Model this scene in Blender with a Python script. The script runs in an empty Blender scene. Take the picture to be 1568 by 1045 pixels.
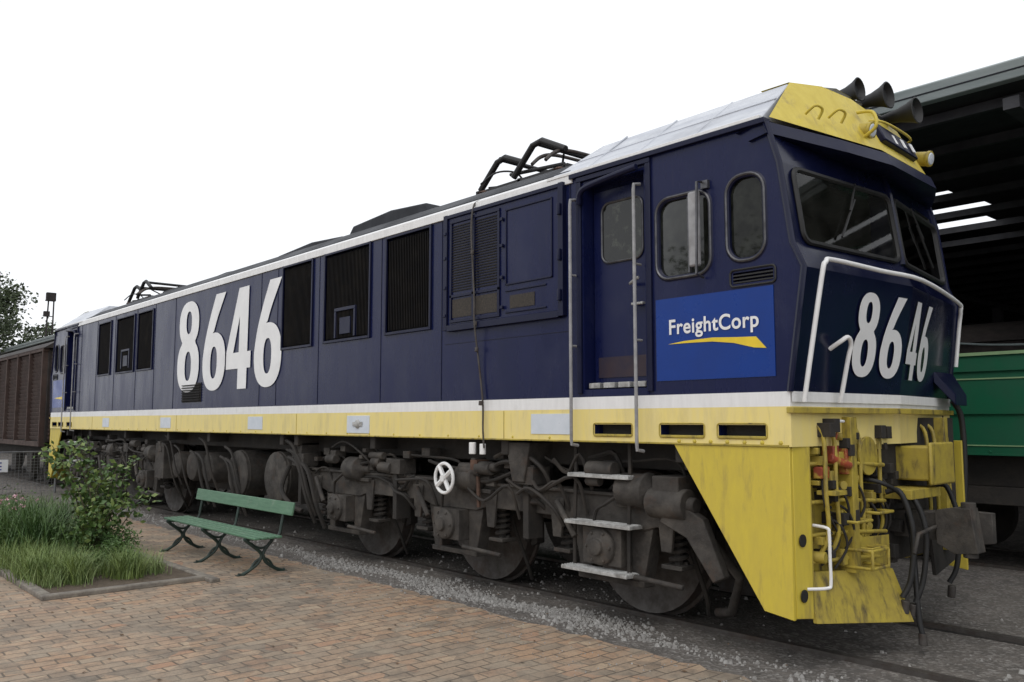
import bpy,bmesh,math,random
from mathutils import Vector,Matrix
random.seed(7)
scn=bpy.context.scene
COL=bpy.context.collection
# ---------------------------------------------------------------- materials
def mk(name,c1,c2=None,rough=.5,metal=0,scale=3,detail=6,lo=.35,hi=.65,stretch=(1,1,1),bump=0,bscale=None,spec=.5,c3=None,s3=.7,lo3=.5,hi3=.75,rvar=.1,st3=(1,1,1),c4=None,s4=1,lo4=.5,hi4=.8,st4=(1,1,1)):
    m=bpy.data.materials.new(name);m.use_nodes=True
    nt=m.node_tree;N=nt.nodes;L=nt.links;b=N['Principled BSDF']
    b.inputs['Roughness'].default_value=rough;b.inputs['Metallic'].default_value=metal
    b.inputs['Specular IOR Level'].default_value=spec
    c2=c2 or tuple(x*.8 for x in c1)
    tc=N.new('ShaderNodeTexCoord');mp=N.new('ShaderNodeMapping');mp.inputs['Scale'].default_value=stretch
    L.new(tc.outputs['Object'],mp.inputs[0])
    def noise(sc,det,src):
        n=N.new('ShaderNodeTexNoise');n.inputs['Scale'].default_value=sc;n.inputs['Detail'].default_value=det;n.inputs['Roughness'].default_value=.65
        L.new(src,n.inputs['Vector']);return n
    def ramp(src,a,b_):
        r=N.new('ShaderNodeMapRange');r.inputs[1].default_value=a;r.inputs[2].default_value=b_;L.new(src,r.inputs[0]);return r
    def mix(fac,a,b_):
        x=N.new('ShaderNodeMix');x.data_type='RGBA';L.new(fac,x.inputs[0])
        for i,v in ((6,a),(7,b_)):
            if isinstance(v,tuple): x.inputs[i].default_value=(*v,1)
            else: L.new(v,x.inputs[i])
        return x.outputs[2]
    n1=noise(scale,detail,mp.outputs[0]);r1=ramp(n1.outputs[0],lo,hi)
    col=mix(r1.outputs[0],c1,c2)
    for cc,ss,l_,h_,st in ((c3,s3,lo3,hi3,st3),(c4,s4,lo4,hi4,st4)):
        if cc:
            mp3=N.new('ShaderNodeMapping');mp3.inputs['Scale'].default_value=st;L.new(tc.outputs['Object'],mp3.inputs[0])
            n3=noise(ss,8,mp3.outputs[0]);r3=ramp(n3.outputs[0],l_,h_);col=mix(r3.outputs[0],col,cc)
    L.new(col,b.inputs['Base Color'])
    rr=N.new('ShaderNodeMapRange');rr.inputs[1].default_value=.3;rr.inputs[2].default_value=.7
    rr.inputs[3].default_value=max(.02,rough-rvar);rr.inputs[4].default_value=min(1,rough+rvar);L.new(n1.outputs[0],rr.inputs[0]);L.new(rr.outputs[0],b.inputs['Roughness'])
    if bump:
        nb=noise(bscale or scale*3,5,tc.outputs['Object']);bp=N.new('ShaderNodeBump');bp.inputs['Strength'].default_value=bump;bp.inputs['Distance'].default_value=.02
        L.new(nb.outputs[0],bp.inputs['Height']);L.new(bp.outputs[0],b.inputs['Normal'])
    return m
M={}
M['blue']=mk('navy_paint',(.0052,.0085,.046),(.0070,.0105,.054),.27,scale=2.2,stretch=(1.5,1.5,.35),bump=.07,bscale=1.3,spec=.24,c3=(.019,.023,.062),s3=1.6,lo3=.50,hi3=.80,st3=(1,1,.9),c4=(.030,.030,.050),s4=7,lo4=.60,hi4=.95,st4=(2.2,2.2,.25))
M['bluetrim']=mk('navy_trim_paint',(.0045,.0065,.028),(.007,.009,.034),.4,scale=4,spec=.25)
M['noseblue']=mk('nose_paint',(.004,.006,.026),(.006,.008,.032),.22,scale=3,bump=.03,bscale=2,spec=.3)
M['yel']=mk('faded_yellow_paint',(.80,.655,.215),(.76,.635,.27),.5,scale=5,stretch=(3,3,.4),c3=(.54,.45,.22),s3=3,lo3=.5,hi3=.85,st3=(2,2,.5),c4=(.30,.25,.16),s4=9,lo4=.60,hi4=.9,st4=(3,3,.3))
M['yel2']=mk('pilot_yellow_paint',(.60,.475,.055),(.54,.42,.06),.5,scale=6,stretch=(2,2,.6),c3=(.27,.20,.07),s3=5,lo3=.54,hi3=.80,bump=.08,bscale=7,st3=(2,2,.4))
M['yel3']=mk('grimy_yellow_paint',(.45,.35,.05),(.34,.26,.05),.55,scale=7,c3=(.085,.065,.034),s3=6,lo3=.50,hi3=.70,bump=.15,bscale=12,st3=(2,2,.6))
M['white']=mk('white_paint',(.80,.80,.80),(.72,.72,.72),.45,scale=7,stretch=(3,3,.5),c3=(.5,.49,.46),s3=3,lo3=.56,hi3=.9)
M['rail']=mk('handrail_paint',(.34,.34,.35),(.23,.23,.24),.5,scale=9,c3=(.15,.14,.13),s3=6,lo3=.5,hi3=.8)
M['decal']=mk('white_decal',(.80,.80,.80),(.74,.74,.75),.4,scale=3,c3=(.6,.6,.6),s3=2,lo3=.55,hi3=.9)
M['patch']=mk('reflective_patch',(.62,.66,.72),(.55,.6,.66),.35,scale=8)
M['fcblue']=mk('logo_blue',(.003,.038,.24),(.005,.034,.205),.3,scale=2,spec=.3)
M['logoyel']=mk('logo_yellow',(.85,.62,.03),None,.4)
M['silver']=mk('silver_roof',(.56,.58,.62),(.44,.46,.51),.45,metal=.1,scale=3,stretch=(.6,3,3),c3=(.28,.29,.32),s3=2.5,lo3=.5,hi3=.85,bump=.12,bscale=2)
M['roofdark']=mk('roof_grey',(.035,.038,.046),(.020,.022,.027),.65,scale=2,spec=.25)
M['chrome']=mk('aluminium_frame',(.13,.13,.14),(.07,.07,.075),.35,metal=.6,scale=10)
M['black']=mk('black_rubber',(.010,.010,.011),(.018,.018,.018),.6,scale=8)
M['grille']=mk('grille_dark',(.010,.010,.012),(.018,.016,.015),.7,scale=9,c3=(.034,.030,.026),s3=3,lo3=.5,hi3=.8,spec=.2)
M['mesh']=mk('brown_mesh',(.055,.044,.034),(.022,.020,.018),.8,scale=60)
M['bogie']=mk('bogie_grime',(.066,.060,.054),(.033,.030,.028),.75,scale=6,detail=10,c3=(.115,.102,.088),s3=3.2,lo3=.5,hi3=.8,bump=.5,bscale=14,spec=.3,c4=(.075,.048,.034),s4=5,lo4=.56,hi4=.8)
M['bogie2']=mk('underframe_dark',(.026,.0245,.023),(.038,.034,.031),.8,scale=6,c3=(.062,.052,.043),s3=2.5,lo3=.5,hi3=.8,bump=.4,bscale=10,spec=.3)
M['steel']=mk('worn_steel',(.088,.080,.074),(.055,.047,.042),.6,metal=.35,scale=12,c3=(.07,.045,.034),s3=3,lo3=.5,hi3=.8)
M['rust']=mk('rusty_iron',(.12,.062,.04),(.06,.035,.025),.8,scale=9,bump=.3,bscale=20)
M['leaflitter']=mk('dry_leaf',(.14,.08,.04),(.07,.045,.028),.9,scale=9)
M['kick']=mk('scuffed_door_base',(.028,.014,.022),(.012,.010,.03),.6,scale=5)
M['tread']=mk('step_aluminium',(.50,.50,.49),(.30,.30,.29),.5,metal=.2,scale=20,c3=(.16,.15,.14),s3=8,lo3=.5,hi3=.75)
M['red']=mk('orange_red_paint',(.42,.075,.03),(.22,.05,.03),.5,scale=9,c3=(.45,.32,.06),s3=8,lo3=.5,hi3=.6)
M['interior']=mk('cab_interior',(.12,.13,.11),(.08,.085,.07),.7,scale=3)
M['seat']=mk('cab_seat',(.03,.03,.035),None,.7)
M['glass']=mk('cab_glass',(.014,.015,.014),(.010,.011,.010),.06,scale=3,spec=.45,rvar=.03,c3=(.045,.05,.04),s3=11,lo3=.54,hi3=.62)  # pale green specks coloured in as tree reflections
def seethru(name,tint,fac,dc=(.09,.09,.08),sc=4):
    m=bpy.data.materials.new(name);m.use_nodes=True;N=m.node_tree.nodes;L=m.node_tree.links
    for n in list(N):
        if n.type!='OUTPUT_MATERIAL': N.remove(n)
    o=[n for n in N if n.type=='OUTPUT_MATERIAL'][0]
    t=N.new('ShaderNodeBsdfTransparent');t.inputs[0].default_value=(*tint,1);g=N.new('ShaderNodeBsdfGlossy');g.inputs['Roughness'].default_value=.03
    d=N.new('ShaderNodeBsdfDiffuse');d.inputs[0].default_value=(*dc,1)
    f=N.new('ShaderNodeFresnel');f.inputs[0].default_value=1.38;mx=N.new('ShaderNodeMixShader');m2=N.new('ShaderNodeMixShader')
    tc=N.new('ShaderNodeTexCoord');nz_=N.new('ShaderNodeTexNoise');nz_.inputs['Scale'].default_value=sc;nz_.inputs['Detail'].default_value=8;L.new(tc.outputs['Object'],nz_.inputs['Vector'])
    r=N.new('ShaderNodeMapRange');r.inputs[1].default_value=.35;r.inputs[2].default_value=.8;r.inputs[3].default_value=fac*.4;r.inputs[4].default_value=fac*2;L.new(nz_.outputs[0],r.inputs[0])
    L.new(r.outputs[0],m2.inputs[0]);L.new(t.outputs[0],m2.inputs[1]);L.new(d.outputs[0],m2.inputs[2])
    L.new(f.outputs[0],mx.inputs[0]);L.new(m2.outputs[0],mx.inputs[1]);L.new(g.outputs[0],mx.inputs[2]);L.new(mx.outputs[0],o.inputs[0]);return m
M['wscreen']=seethru('windscreen_glass',(.66,.70,.66),.10)
M['sideglass']=seethru('side_window_glass',(.12,.13,.12),.28,(.05,.055,.045),16)  # fine diffuse specks imitate trees reflected in the pane
M['green']=mk('carriage_green',(.010,.10,.050),(.012,.085,.045),.4,scale=3)
M['greenl']=mk('carriage_lining',(.25,.38,.2),None,.4)
M['bench']=mk('bench_green',(.10,.205,.125),(.08,.165,.105),.6,scale=9,stretch=(.5,4,4),c3=(.20,.26,.20),s3=6,lo3=.55,hi3=.8,bump=.15,bscale=12)
M['iron']=mk('bench_iron',(.025,.05,.04),(.02,.03,.027),.5,scale=12)
M['wagon']=mk('wagon_brown',(.062,.034,.027),(.040,.025,.021),.8,scale=5,c3=(.09,.065,.052),s3=2,lo3=.5,hi3=.8)
M['wagond']=mk('wagon_dark',(.03,.022,.02),(.018,.015,.014),.8,scale=5)
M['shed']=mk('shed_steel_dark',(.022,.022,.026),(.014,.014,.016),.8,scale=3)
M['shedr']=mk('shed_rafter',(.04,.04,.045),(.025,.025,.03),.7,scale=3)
M['gutter']=mk('zinc_gutter',(.33,.37,.37),(.24,.28,.28),.45,metal=.2,scale=2,stretch=(.5,4,4))
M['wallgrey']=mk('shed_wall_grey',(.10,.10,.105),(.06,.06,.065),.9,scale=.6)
M['concrete']=mk('kerb_concrete',(.24,.215,.18),(.13,.115,.10),.9,scale=9,detail=10,bump=.5,bscale=30)
M['soil']=mk('garden_soil',(.07,.05,.035),(.11,.085,.06),.95,scale=12,bump=.8,bscale=20)
M['stone']=mk('gravel_stone',(.36,.35,.335),(.17,.16,.15),.9,scale=14)
M['leaf']=mk('leaf_green',(.085,.15,.035),(.04,.09,.022),.55,scale=4)
M['leafy']=mk('leaf_young_green',(.20,.26,.07),(.10,.16,.04),.55,scale=5)
M['leafd']=mk('leaf_dark',(.035,.055,.022),(.065,.085,.035),.6,scale=1.2)
M['grass']=mk('grass_blade',(.24,.30,.11),(.12,.18,.055),.6,scale=3)
M['stem']=mk('plant_stem',(.09,.085,.045),(.06,.05,.03),.8,scale=9)
M['bark']=mk('tree_bark',(.09,.07,.05),(.05,.04,.03),.9,scale=6,bump=.6)
M['pink']=mk('pink_flower',(.55,.22,.30),(.6,.4,.45),.6,scale=9)
M['fence']=mk('galvanised_wire',(.22,.23,.24),(.15,.15,.16),.5,metal=.5,scale=9)
M['signw']=mk('sign_white',(.7,.72,.75),(.6,.62,.66),.5,scale=4)
def nodekit(m):
    N=m.node_tree.nodes;L=m.node_tree.links
    tc=N.new('ShaderNodeTexCoord')
    def noise(sc,det):
        n=N.new('ShaderNodeTexNoise');n.inputs['Scale'].default_value=sc;n.inputs['Detail'].default_value=det;n.inputs['Roughness'].default_value=.6;L.new(tc.outputs['Object'],n.inputs['Vector']);return n
    def rng(s,a,c,lo=0,hi=1):
        r=N.new('ShaderNodeMapRange');r.inputs[1].default_value=a;r.inputs[2].default_value=c;r.inputs[3].default_value=lo;r.inputs[4].default_value=hi;L.new(s,r.inputs[0]);return r.outputs[0]
    def mix(f,a,c):
        x=N.new('ShaderNodeMix');x.data_type='RGBA'
        if isinstance(f,float): x.inputs[0].default_value=f
        else: L.new(f,x.inputs[0])
        for i,v in ((6,a),(7,c)):
            if isinstance(v,tuple): x.inputs[i].default_value=(*v,1)
            else: L.new(v,x.inputs[i])
        return x.outputs[2]
    return N,L,tc,noise,rng,mix
def asphalt():
    m=bpy.data.materials.new('asphalt_ground');m.use_nodes=True;N,L,tc,noise,rng,mix=nodekit(m);b=N['Principled BSDF'];b.inputs['Roughness'].default_value=.9;b.inputs['Specular IOR Level'].default_value=.3
    big=noise(.45,8);fine=noise(45,6);mid=noise(5,8)
    c=mix(rng(big.outputs[0],.35,.65),(.092,.085,.080),(.145,.13,.116))
    c=mix(rng(mid.outputs[0],.45,.7),c,(.175,.156,.14))
    v=N.new('ShaderNodeTexVoronoi');v.inputs['Scale'].default_value=38;L.new(tc.outputs['Object'],v.inputs['Vector'])
    sp=N.new('ShaderNodeSeparateColor');L.new(v.outputs['Color'],sp.inputs[0])
    c=mix(rng(sp.outputs[0],.6,1.0),c,(.24,.225,.21))
    c=mix(rng(fine.outputs[0],.52,.78),c,(.05,.047,.044))
    oil=noise(.9,5);c=mix(rng(oil.outputs[0],.56,.68,0,.55),c,(.045,.042,.04))
    L.new(c,b.inputs['Base Color'])
    bp=N.new('ShaderNodeBump');bp.inputs['Strength'].default_value=.6;bp.inputs['Distance'].default_value=.015;L.new(v.outputs['Distance'],bp.inputs['Height']);L.new(bp.outputs[0],b.inputs['Normal'])
    return m
M['asphalt']=asphalt()
def brick():
    m=bpy.data.materials.new('brick_pavers');m.use_nodes=True;N,L,tc,noise,rng,mix=nodekit(m);b=N['Principled BSDF'];b.inputs['Roughness'].default_value=.85;b.inputs['Specular IOR Level'].default_value=.3
    mp=N.new('ShaderNodeMapping');mp.inputs['Rotation'].default_value=(0,0,math.radians(90));L.new(tc.outputs['Object'],mp.inputs[0])
    wn=N.new('ShaderNodeTexNoise');wn.inputs['Scale'].default_value=1.3;wn.inputs['Detail'].default_value=3;L.new(mp.outputs[0],wn.inputs['Vector'])
    vm=N.new('ShaderNodeVectorMath');vm.operation='MULTIPLY_ADD';vm.inputs[1].default_value=(.11,.11,0);L.new(wn.outputs['Color'],vm.inputs[0]);L.new(mp.outputs[0],vm.inputs[2])
    def bt(c1,c2,mo,sm):
        t=N.new('ShaderNodeTexBrick');t.inputs['Scale'].default_value=1;t.inputs['Brick Width'].default_value=.235;t.inputs['Row Height'].default_value=.118
        t.inputs['Mortar Size'].default_value=.007;t.inputs['Mortar Smooth'].default_value=sm;t.inputs['Color1'].default_value=(*c1,1);t.inputs['Color2'].default_value=(*c2,1);t.inputs['Mortar'].default_value=(*mo,1);t.inputs['Bias'].default_value=0
        L.new(vm.outputs[0],t.inputs['Vector']);return t
    t1=bt((.40,.25,.155),(.34,.275,.205),(.15,.12,.09),.3)
    t2=bt((.30,.255,.20),(.235,.195,.155),(.12,.10,.08),.3)
    t3=bt((.44,.35,.25),(.40,.225,.14),(.15,.12,.09),.3)
    n1=noise(.45,6);c=mix(rng(n1.outputs[0],.42,.58),t1.outputs['Color'],t2.outputs['Color'])
    vv=N.new('ShaderNodeTexVoronoi');vv.inputs['Scale'].default_value=5.5;L.new(vm.outputs[0],vv.inputs['Vector']);sp=N.new('ShaderNodeSeparateColor');L.new(vv.outputs['Color'],sp.inputs[0])
    c=mix(rng(sp.outputs[1],.6,.8,0,.75),c,t3.outputs['Color'])
    c=mix(rng(sp.outputs[0],.70,.95,0,.5),c,(.14,.12,.10))
    n2=noise(9,9);c=mix(rng(n2.outputs[0],.48,.78,0,.8),c,(.12,.10,.082))
    n3=noise(2.1,9);c=mix(rng(n3.outputs[0],.48,.72,0,.65),c,(.36,.30,.23))
    n4=noise(60,4);c=mix(rng(n4.outputs[0],.50,.78,0,.6),c,(.10,.088,.075))
    n5=noise(1.0,6);c=mix(rng(n5.outputs[0],.55,.70,0,.5),c,(.13,.115,.098))
    L.new(c,b.inputs['Base Color'])
    bp=N.new('ShaderNodeBump');bp.inputs['Strength'].default_value=.8;bp.inputs['Distance'].default_value=.014;bp.invert=True
    ad=N.new('ShaderNodeMath');ad.operation='MULTIPLY_ADD';ad.inputs[1].default_value=.7;L.new(n2.outputs[0],ad.inputs[0]);L.new(t1.outputs['Fac'],ad.inputs[2]);L.new(ad.outputs[0],bp.inputs['Height']);L.new(bp.outputs[0],b.inputs['Normal'])
    return m
M['brick']=brick()
# ---------------------------------------------------------------- helpers
def empty(name,loc=(0,0,0)):
    o=bpy.data.objects.new(name,None);COL.objects.link(o);return o
class G:
    def __init__(s,name,mat,parent=None): s.n=name;s.m=mat;s.p=parent;s.bm=bmesh.new()
    def face(s,pts):
        try: return s.bm.faces.new([s.bm.verts.new(p) for p in pts])
        except ValueError: pass
    def box(s,x0,x1,y0,y1,z0,z1):
        v=[s.bm.verts.new((x,y,z)) for x in (x0,x1) for y in (y0,y1) for z in (z0,z1)]
        for f in ((0,1,3,2),(4,6,7,5),(0,4,5,1),(2,3,7,6),(0,2,6,4),(1,5,7,3)): s.bm.faces.new([v[i] for i in f])
        return s
    def obox(s,c,sx,sy,sz,rot):
        mt=Matrix.Translation(c)@rot
        v=[s.bm.verts.new(mt@Vector((x,y,z))) for x in (-sx/2,sx/2) for y in (-sy/2,sy/2) for z in (-sz/2,sz/2)]
        for f in ((0,1,3,2),(4,6,7,5),(0,4,5,1),(2,3,7,6),(0,2,6,4),(1,5,7,3)): s.bm.faces.new([v[i] for i in f])
        return s
    def prism(s,pts,vec):
        vec=Vector(vec);a=[s.bm.verts.new(p) for p in pts];b=[s.bm.verts.new(Vector(p)+vec) for p in pts];n=len(pts)
        s.bm.faces.new(a);s.bm.faces.new(b[::-1])
        for i in range(n): s.bm.faces.new([a[i],b[i],b[(i+1)%n],a[(i+1)%n]])
        return s
    def pxz(s,pts,y0,y1): return s.prism([(p[0],y0,p[1]) for p in pts],(0,y1-y0,0))
    def pyz(s,pts,x0,x1): return s.prism([(x0,p[0],p[1]) for p in pts],(x1-x0,0,0))
    def sweep(s,pts,rad,n=8,closed=False,cap=True):
        pts=[Vector(p) for p in pts];k=len(pts)
        if not hasattr(rad,'__len__'): rad=[rad]*k
        rings=[];ref=None
        for i in range(k):
            if closed: t=pts[(i+1)%k]-pts[i-1]
            else: t=pts[min(i+1,k-1)]-pts[max(i-1,0)]
            if t.length<1e-9: t=Vector((0,0,1))
            t.normalize()
            if ref is None:
                ref=Vector((0,0,1)) if abs(t.z)<.9 else Vector((1,0,0))
            a=t.cross(ref)
            if a.length<1e-4: a=t.cross(Vector((.3,1,.2)))
            a.normalize();b=a.cross(t).normalized();ref=b
            rings.append([s.bm.verts.new(pts[i]+(a*math.cos(2*math.pi*j/n)+b*math.sin(2*math.pi*j/n))*rad[i]) for j in range(n)])
        for i in range(k if closed else k-1):
            r0=rings[i];r1=rings[(i+1)%k]
            for j in range(n): s.bm.faces.new([r0[j],r0[(j+1)%n],r1[(j+1)%n],r1[j]])
        if cap and not closed:
            s.bm.faces.new(rings[0][::-1]);s.bm.faces.new(rings[-1])
        return s
    def cyl(s,p0,p1,r,r2=None,n=20): return s.sweep([p0,p1],[r,r if r2 is None else r2],n)
    def lathe(s,p0,axis,prof,n=24):
        axis=Vector(axis).normalized();p0=Vector(p0)
        return s.sweep_prof([p0+axis*a for a,_ in prof],[r for _,r in prof],axis,n)
    def sweep_prof(s,pts,rad,t,n):
        ref=Vector((0,0,1)) if abs(t.z)<.9 else Vector((1,0,0));a=t.cross(ref).normalized();b=a.cross(t).normalized()
        rings=[[s.bm.verts.new(p+(a*math.cos(2*math.pi*j/n)+b*math.sin(2*math.pi*j/n))*max(r,.0005)) for j in range(n)] for p,r in zip(pts,rad)]
        for i in range(len(rings)-1):
            for j in range(n): s.bm.faces.new([rings[i][j],rings[i][(j+1)%n],rings[i+1][(j+1)%n],rings[i+1][j]])
        s.bm.faces.new(rings[0][::-1]);s.bm.faces.new(rings[-1]);return s
    def done(s,bevel=0,smooth=True,seg=2):
        bmesh.ops.recalc_face_normals(s.bm,faces=s.bm.faces)
        me=bpy.data.meshes.new(s.n);s.bm.to_mesh(me);s.bm.free()
        o=bpy.data.objects.new(s.n,me);COL.objects.link(o)
        if s.m is not None: me.materials.append(M[s.m])
        if smooth:
            me.shade_smooth();me.set_sharp_from_angle(angle=math.radians(38))
        if bevel:
            md=o.modifiers.new('bevel','BEVEL');md.width=bevel;md.segments=seg;md.limit_method='ANGLE';md.angle_limit=math.radians(40);md.harden_normals=False
        if s.p: o.parent=s.p
        return o
def rr(x0,x1,z0,z1,r,n=6):
    out=[]
    for cx,cz,a in ((x1-r,z1-r,0),(x0+r,z1-r,90),(x0+r,z0+r,180),(x1-r,z0+r,270)):
        for i in range(n+1):
            t=math.radians(a+90*i/n);out.append((cx+r*math.cos(t),cz+r*math.sin(t)))
    return out
def bez(p,n=14):
    P=[Vector(q) for q in p];o=[]
    Q=[P[0]]+P+[P[-1]]
    for i in range(len(P)-1):
        for j in range(n):
            t=j/n;a,b,c,d=Q[i],Q[i+1],Q[i+2],Q[i+3]
            o.append(.5*((2*b)+(c-a)*t+(2*a-5*b+4*c-d)*t*t+(3*b-a-3*c+d)*t*t*t))
    o.append(P[-1]);return o
# ================================================================= LOCOMOTIVE
LX=18.85; W=2.92; CY=1.44
loco=empty('electric_locomotive')
def mirx(x): return -LX-x
ident=lambda x:x
zl=[1.50,1.77,1.87,2.70,2.88,3.45,3.75]
xc=[0,0,0,.13,.05,-.03,-.12]
xm=[.08,.09,.09,.23,.15,.07,.0]
xf=[-.12,-.12,-.12,-.02,-.09,-.16,-.24]
bm=bmesh.new();nz=len(zl)
def V(*p): return bm.verts.new(p)
fn=[V(xc[i],0,zl[i]) for i in range(nz)];fm=[V(xm[i],CY,zl[i]) for i in range(nz)];ff=[V(xf[i],W,zl[i]) for i in range(nz)]
rn=[V(mirx(xc[i]),0,zl[i]) for i in range(nz)];rm=[V(mirx(xm[i]),CY,zl[i]) for i in range(nz)];rf=[V(mirx(xf[i]),W,zl[i]) for i in range(nz)]
smat=[1,2,0,0,0,0]
for i in range(nz-1):
    for a,b,kind in ((fn,fm,1),(fm,ff,1),(ff,rf,0),(rf,rm,1),(rm,rn,1),(rn,fn,0)):
        f=bm.faces.new([a[i],b[i],b[i+1],a[i+1]]);f.material_index=smat[i] if not(kind and smat[i]==0) else 3
top=bm.faces.new([fn[-1],fm[-1],ff[-1],rf[-1],rm[-1],rn[-1]]);bot=bm.faces.new([fn[0],rn[0],rm[0],rf[0],ff[0],fm[0]])
bot.material_index=4
bmesh.ops.triangulate(bm,faces=bm.faces[:])
bmesh.ops.recalc_face_normals(bm,faces=bm.faces)
me=bpy.data.meshes.new('body_shell');bm.to_mesh(me);bm.free()
for k in ('blue','yel','white','noseblue','bogie2','interior'): me.materials.append(M[k])
body=bpy.data.objects.new('body_shell',me);COL.objects.link(body);body.parent=loco
def boolean(tgt,cutobj):
    md=tgt.modifiers.new('b','BOOLEAN');md.operation='DIFFERENCE';md.object=cutobj;md.solver='EXACT';md.use_self=True
    try: md.material_mode='TRANSFER'
    except Exception: pass
    bpy.context.view_layer.update()
    nm=bpy.data.meshes.new_from_object(tgt.evaluated_get(bpy.context.evaluated_depsgraph_get()))
    tgt.modifiers.clear();tgt.data=nm;bpy.data.objects.remove(cutobj)
cav=G('cavity','interior');cav.box(-1.16,-.26,.07,W-.07,2.15,3.66);cav.box(-.27,-.06,.17,W-.2,2.3,3.5);boolean(body,cav.done(smooth=False))
cut=G('cutter','blue')
def cb(x0,x1,z0,z1,d,m):
    a,b=sorted((m(x0),m(x1)));cut.box(a,b,-.1,d,z0,z1)
W1=(-1.10,-.60,2.75,3.38);W2=(-.46,-.15,2.80,3.42)
for m in (ident,mirx):
    cb(-1.88,-1.22,1.93,3.66,.14,m)
    cb(-.42,-.10,2.64,2.72,.05,m)
    for s0,s1 in ((-1.77,-1.38),(-1.09,-.70),(-.57,-.19)): cb(s0,s1,1.565,1.645,.12,m)
    for w in (W1,W2):
        r=.12 if w is W1 else .13
        a,b=sorted((m(w[0]),m(w[1])));cut.pxz(rr(a,b,w[2],w[3],r),-.1,.035 if m is mirx else .12)
        if m is ident: cut.pxz(rr(a-(.0),b-.12 if w is W2 else b,w[2],w[3],r if w is W1 else .09),W-.12,W+.1)
for a,b,c,d in ((-4.86,-4.06,2.64,3.68),(-6.22,-5.22,2.64,3.69),(-7.33,-6.56,2.63,3.69),(-13.0,-12.25,2.6,3.62),(-14.2,-13.22,2.6,3.62),(-15.35,-14.6,2.6,3.62)):
    cut.box(a,b,-.1,.08,c,d)
WS=((.13,CY-.05),(CY+.05,W-.15))
for y0,y1 in WS: cut.pyz(rr(y0,y1,2.90,3.42,.07,4),-.20,.5)
boolean(body,cut.done(smooth=False))
g=G('cab_seats','seat',loco)
for y in (.75,2.1): g.box(-.95,-.5,y-.22,y+.22,2.5,2.62);g.box(-1.02,-.92,y-.22,y+.22,2.6,3.15)
g.box(-.42,-.1,.3,W-.3,2.62,2.86);g.box(-.5,-.2,.4,.9,2.84,2.95);g.done(.03)
g=G('roof_edge_stripe','white',loco);g.box(-16.9,-2.0,-.018,.10,3.715,3.80);g.prism([(-16.9,-.018,3.80),(-16.9,.09,3.86),(-16.9,.09,3.80)],(14.9,0,0));g.box(-16.9,-2.0,W-.10,W+.018,3.715,3.80);g.done(.004)
g=G('body_roof','roofdark',loco)
prof=[(.05,3.76),(.09,3.87),(.35,4.03),(.7,4.14),(CY,4.20),(W-.7,4.14),(W-.35,4.03),(W-.09,3.87),(W-.05,3.76)]
g.pyz(prof,-16.75,-2.12);g.done(.01)
g=G('cab_roof','silver',loco)
for m in (ident,mirx):
    A=[(m(-2.35),.0,3.80),(m(-.16),.0,3.80),(m(-.24),W,3.80),(m(-2.35),W,3.80)]
    B=[(m(-2.15),.55,4.20),(m(-.26),.55,4.22),(m(-.10),1.0,4.26),(m(-.14),W-1.0,4.26),(m(-.32),W-.55,4.22),(m(-2.15),W-.55,4.20)]
    b=g.bm;va=[b.verts.new(p) for p in A];vb=[b.verts.new(p) for p in B]
    b.faces.new([va[0],va[1],vb[1],vb[0]]);b.faces.new([va[1],va[2],vb[4],vb[3],vb[2],vb[1]]);b.faces.new([va[2],va[3],vb[5],vb[4]]);b.faces.new([va[3],va[0],vb[0],vb[5]])
    b.faces.new(vb);b.faces.new(va[::-1])
g.done(.01)
g=G('cab_gutter','bluetrim',loco)
for m in (ident,mirx):
    a,b=sorted((m(-2.02),m(-.12)))
    g.box(a,b,-.035,.05,3.745,3.785);g.box(a,b-.1,W-.05,W+.035,3.745,3.785)
g.done(.004)
g=G('cab_gutter_bead','white',loco)
for m in (ident,mirx):
    a,b=sorted((m(-2.3),m(-.16)))
    g.box(a,b,-.025,.03,3.787,3.812);g.box(a,b-.1,W-.03,W+.025,3.787,3.812)
g.done(.003)
g=G('cab_roof_seams','silver',loco)
for x in (-.75,-1.3,-1.85):
    g.sweep([(x,.02,3.815),(x,.55,4.215)],.008,6)
g.sweep([(-2.2,.28,4.005),(-.2,.28,4.02)],.007,6)
g.done()
g=G('headlight_housing','yel2',loco)
for m in (ident,mirx):
    lowp=[(m(-.12),.04,3.80),(m(.09),.62,3.73),(m(.22),1.02,3.69),(m(.17),W-1.0,3.69),(m(.02),W-.62,3.72),(m(-.20),W-.04,3.80)]
    hi=[(m(-.25),.56,4.235),(m(-.12),.80,4.215),(m(.0),1.02,4.15),(m(-.03),W-1.05,4.10),(m(-.2),W-.85,4.10),(m(-.33),W-.62,4.10)]
    b=g.bm;v0=[b.verts.new(p) for p in lowp];v1=[b.verts.new(p) for p in hi]
    for i in range(5): b.faces.new([v0[i],v0[i+1],v1[i+1],v1[i]])
    b.faces.new(v1+[b.verts.new((m(-.5),W-.62,4.10)),b.verts.new((m(-.5),.56,4.235))])
g.done(.01)
g=G('roof_number_box','bluetrim',loco);g.obox(Vector((.13,CY+.02,3.86)),.06,.66,.16,Matrix.Rotation(math.radians(-24),4,'Y')@Matrix.Rotation(math.radians(3),4,'Z'));g.done(.01)
g=G('roof_number_plate','decal',loco)
for y in (1.22,1.38,1.54,1.7): g.obox(Vector((.163,y,3.865)),.006,.05,.085,Matrix.Rotation(math.radians(-24),4,'Y'))
g.done()
g=G('headlights','yel3',loco)
for y in (.98,W-.90): g.lathe((.04,y,3.87),(1,0,-.2),[(0,.06),(.11,.06),(.115,.066),(.14,.066)],20)
g.done(.004)
g=G('headlight_lenses','patch',loco)
for y in (.98,W-.90): g.lathe((.176,y,3.842),(1,0,-.2),[(0,.052),(.008,.045),(.012,.02)],20)
g.done()
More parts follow.
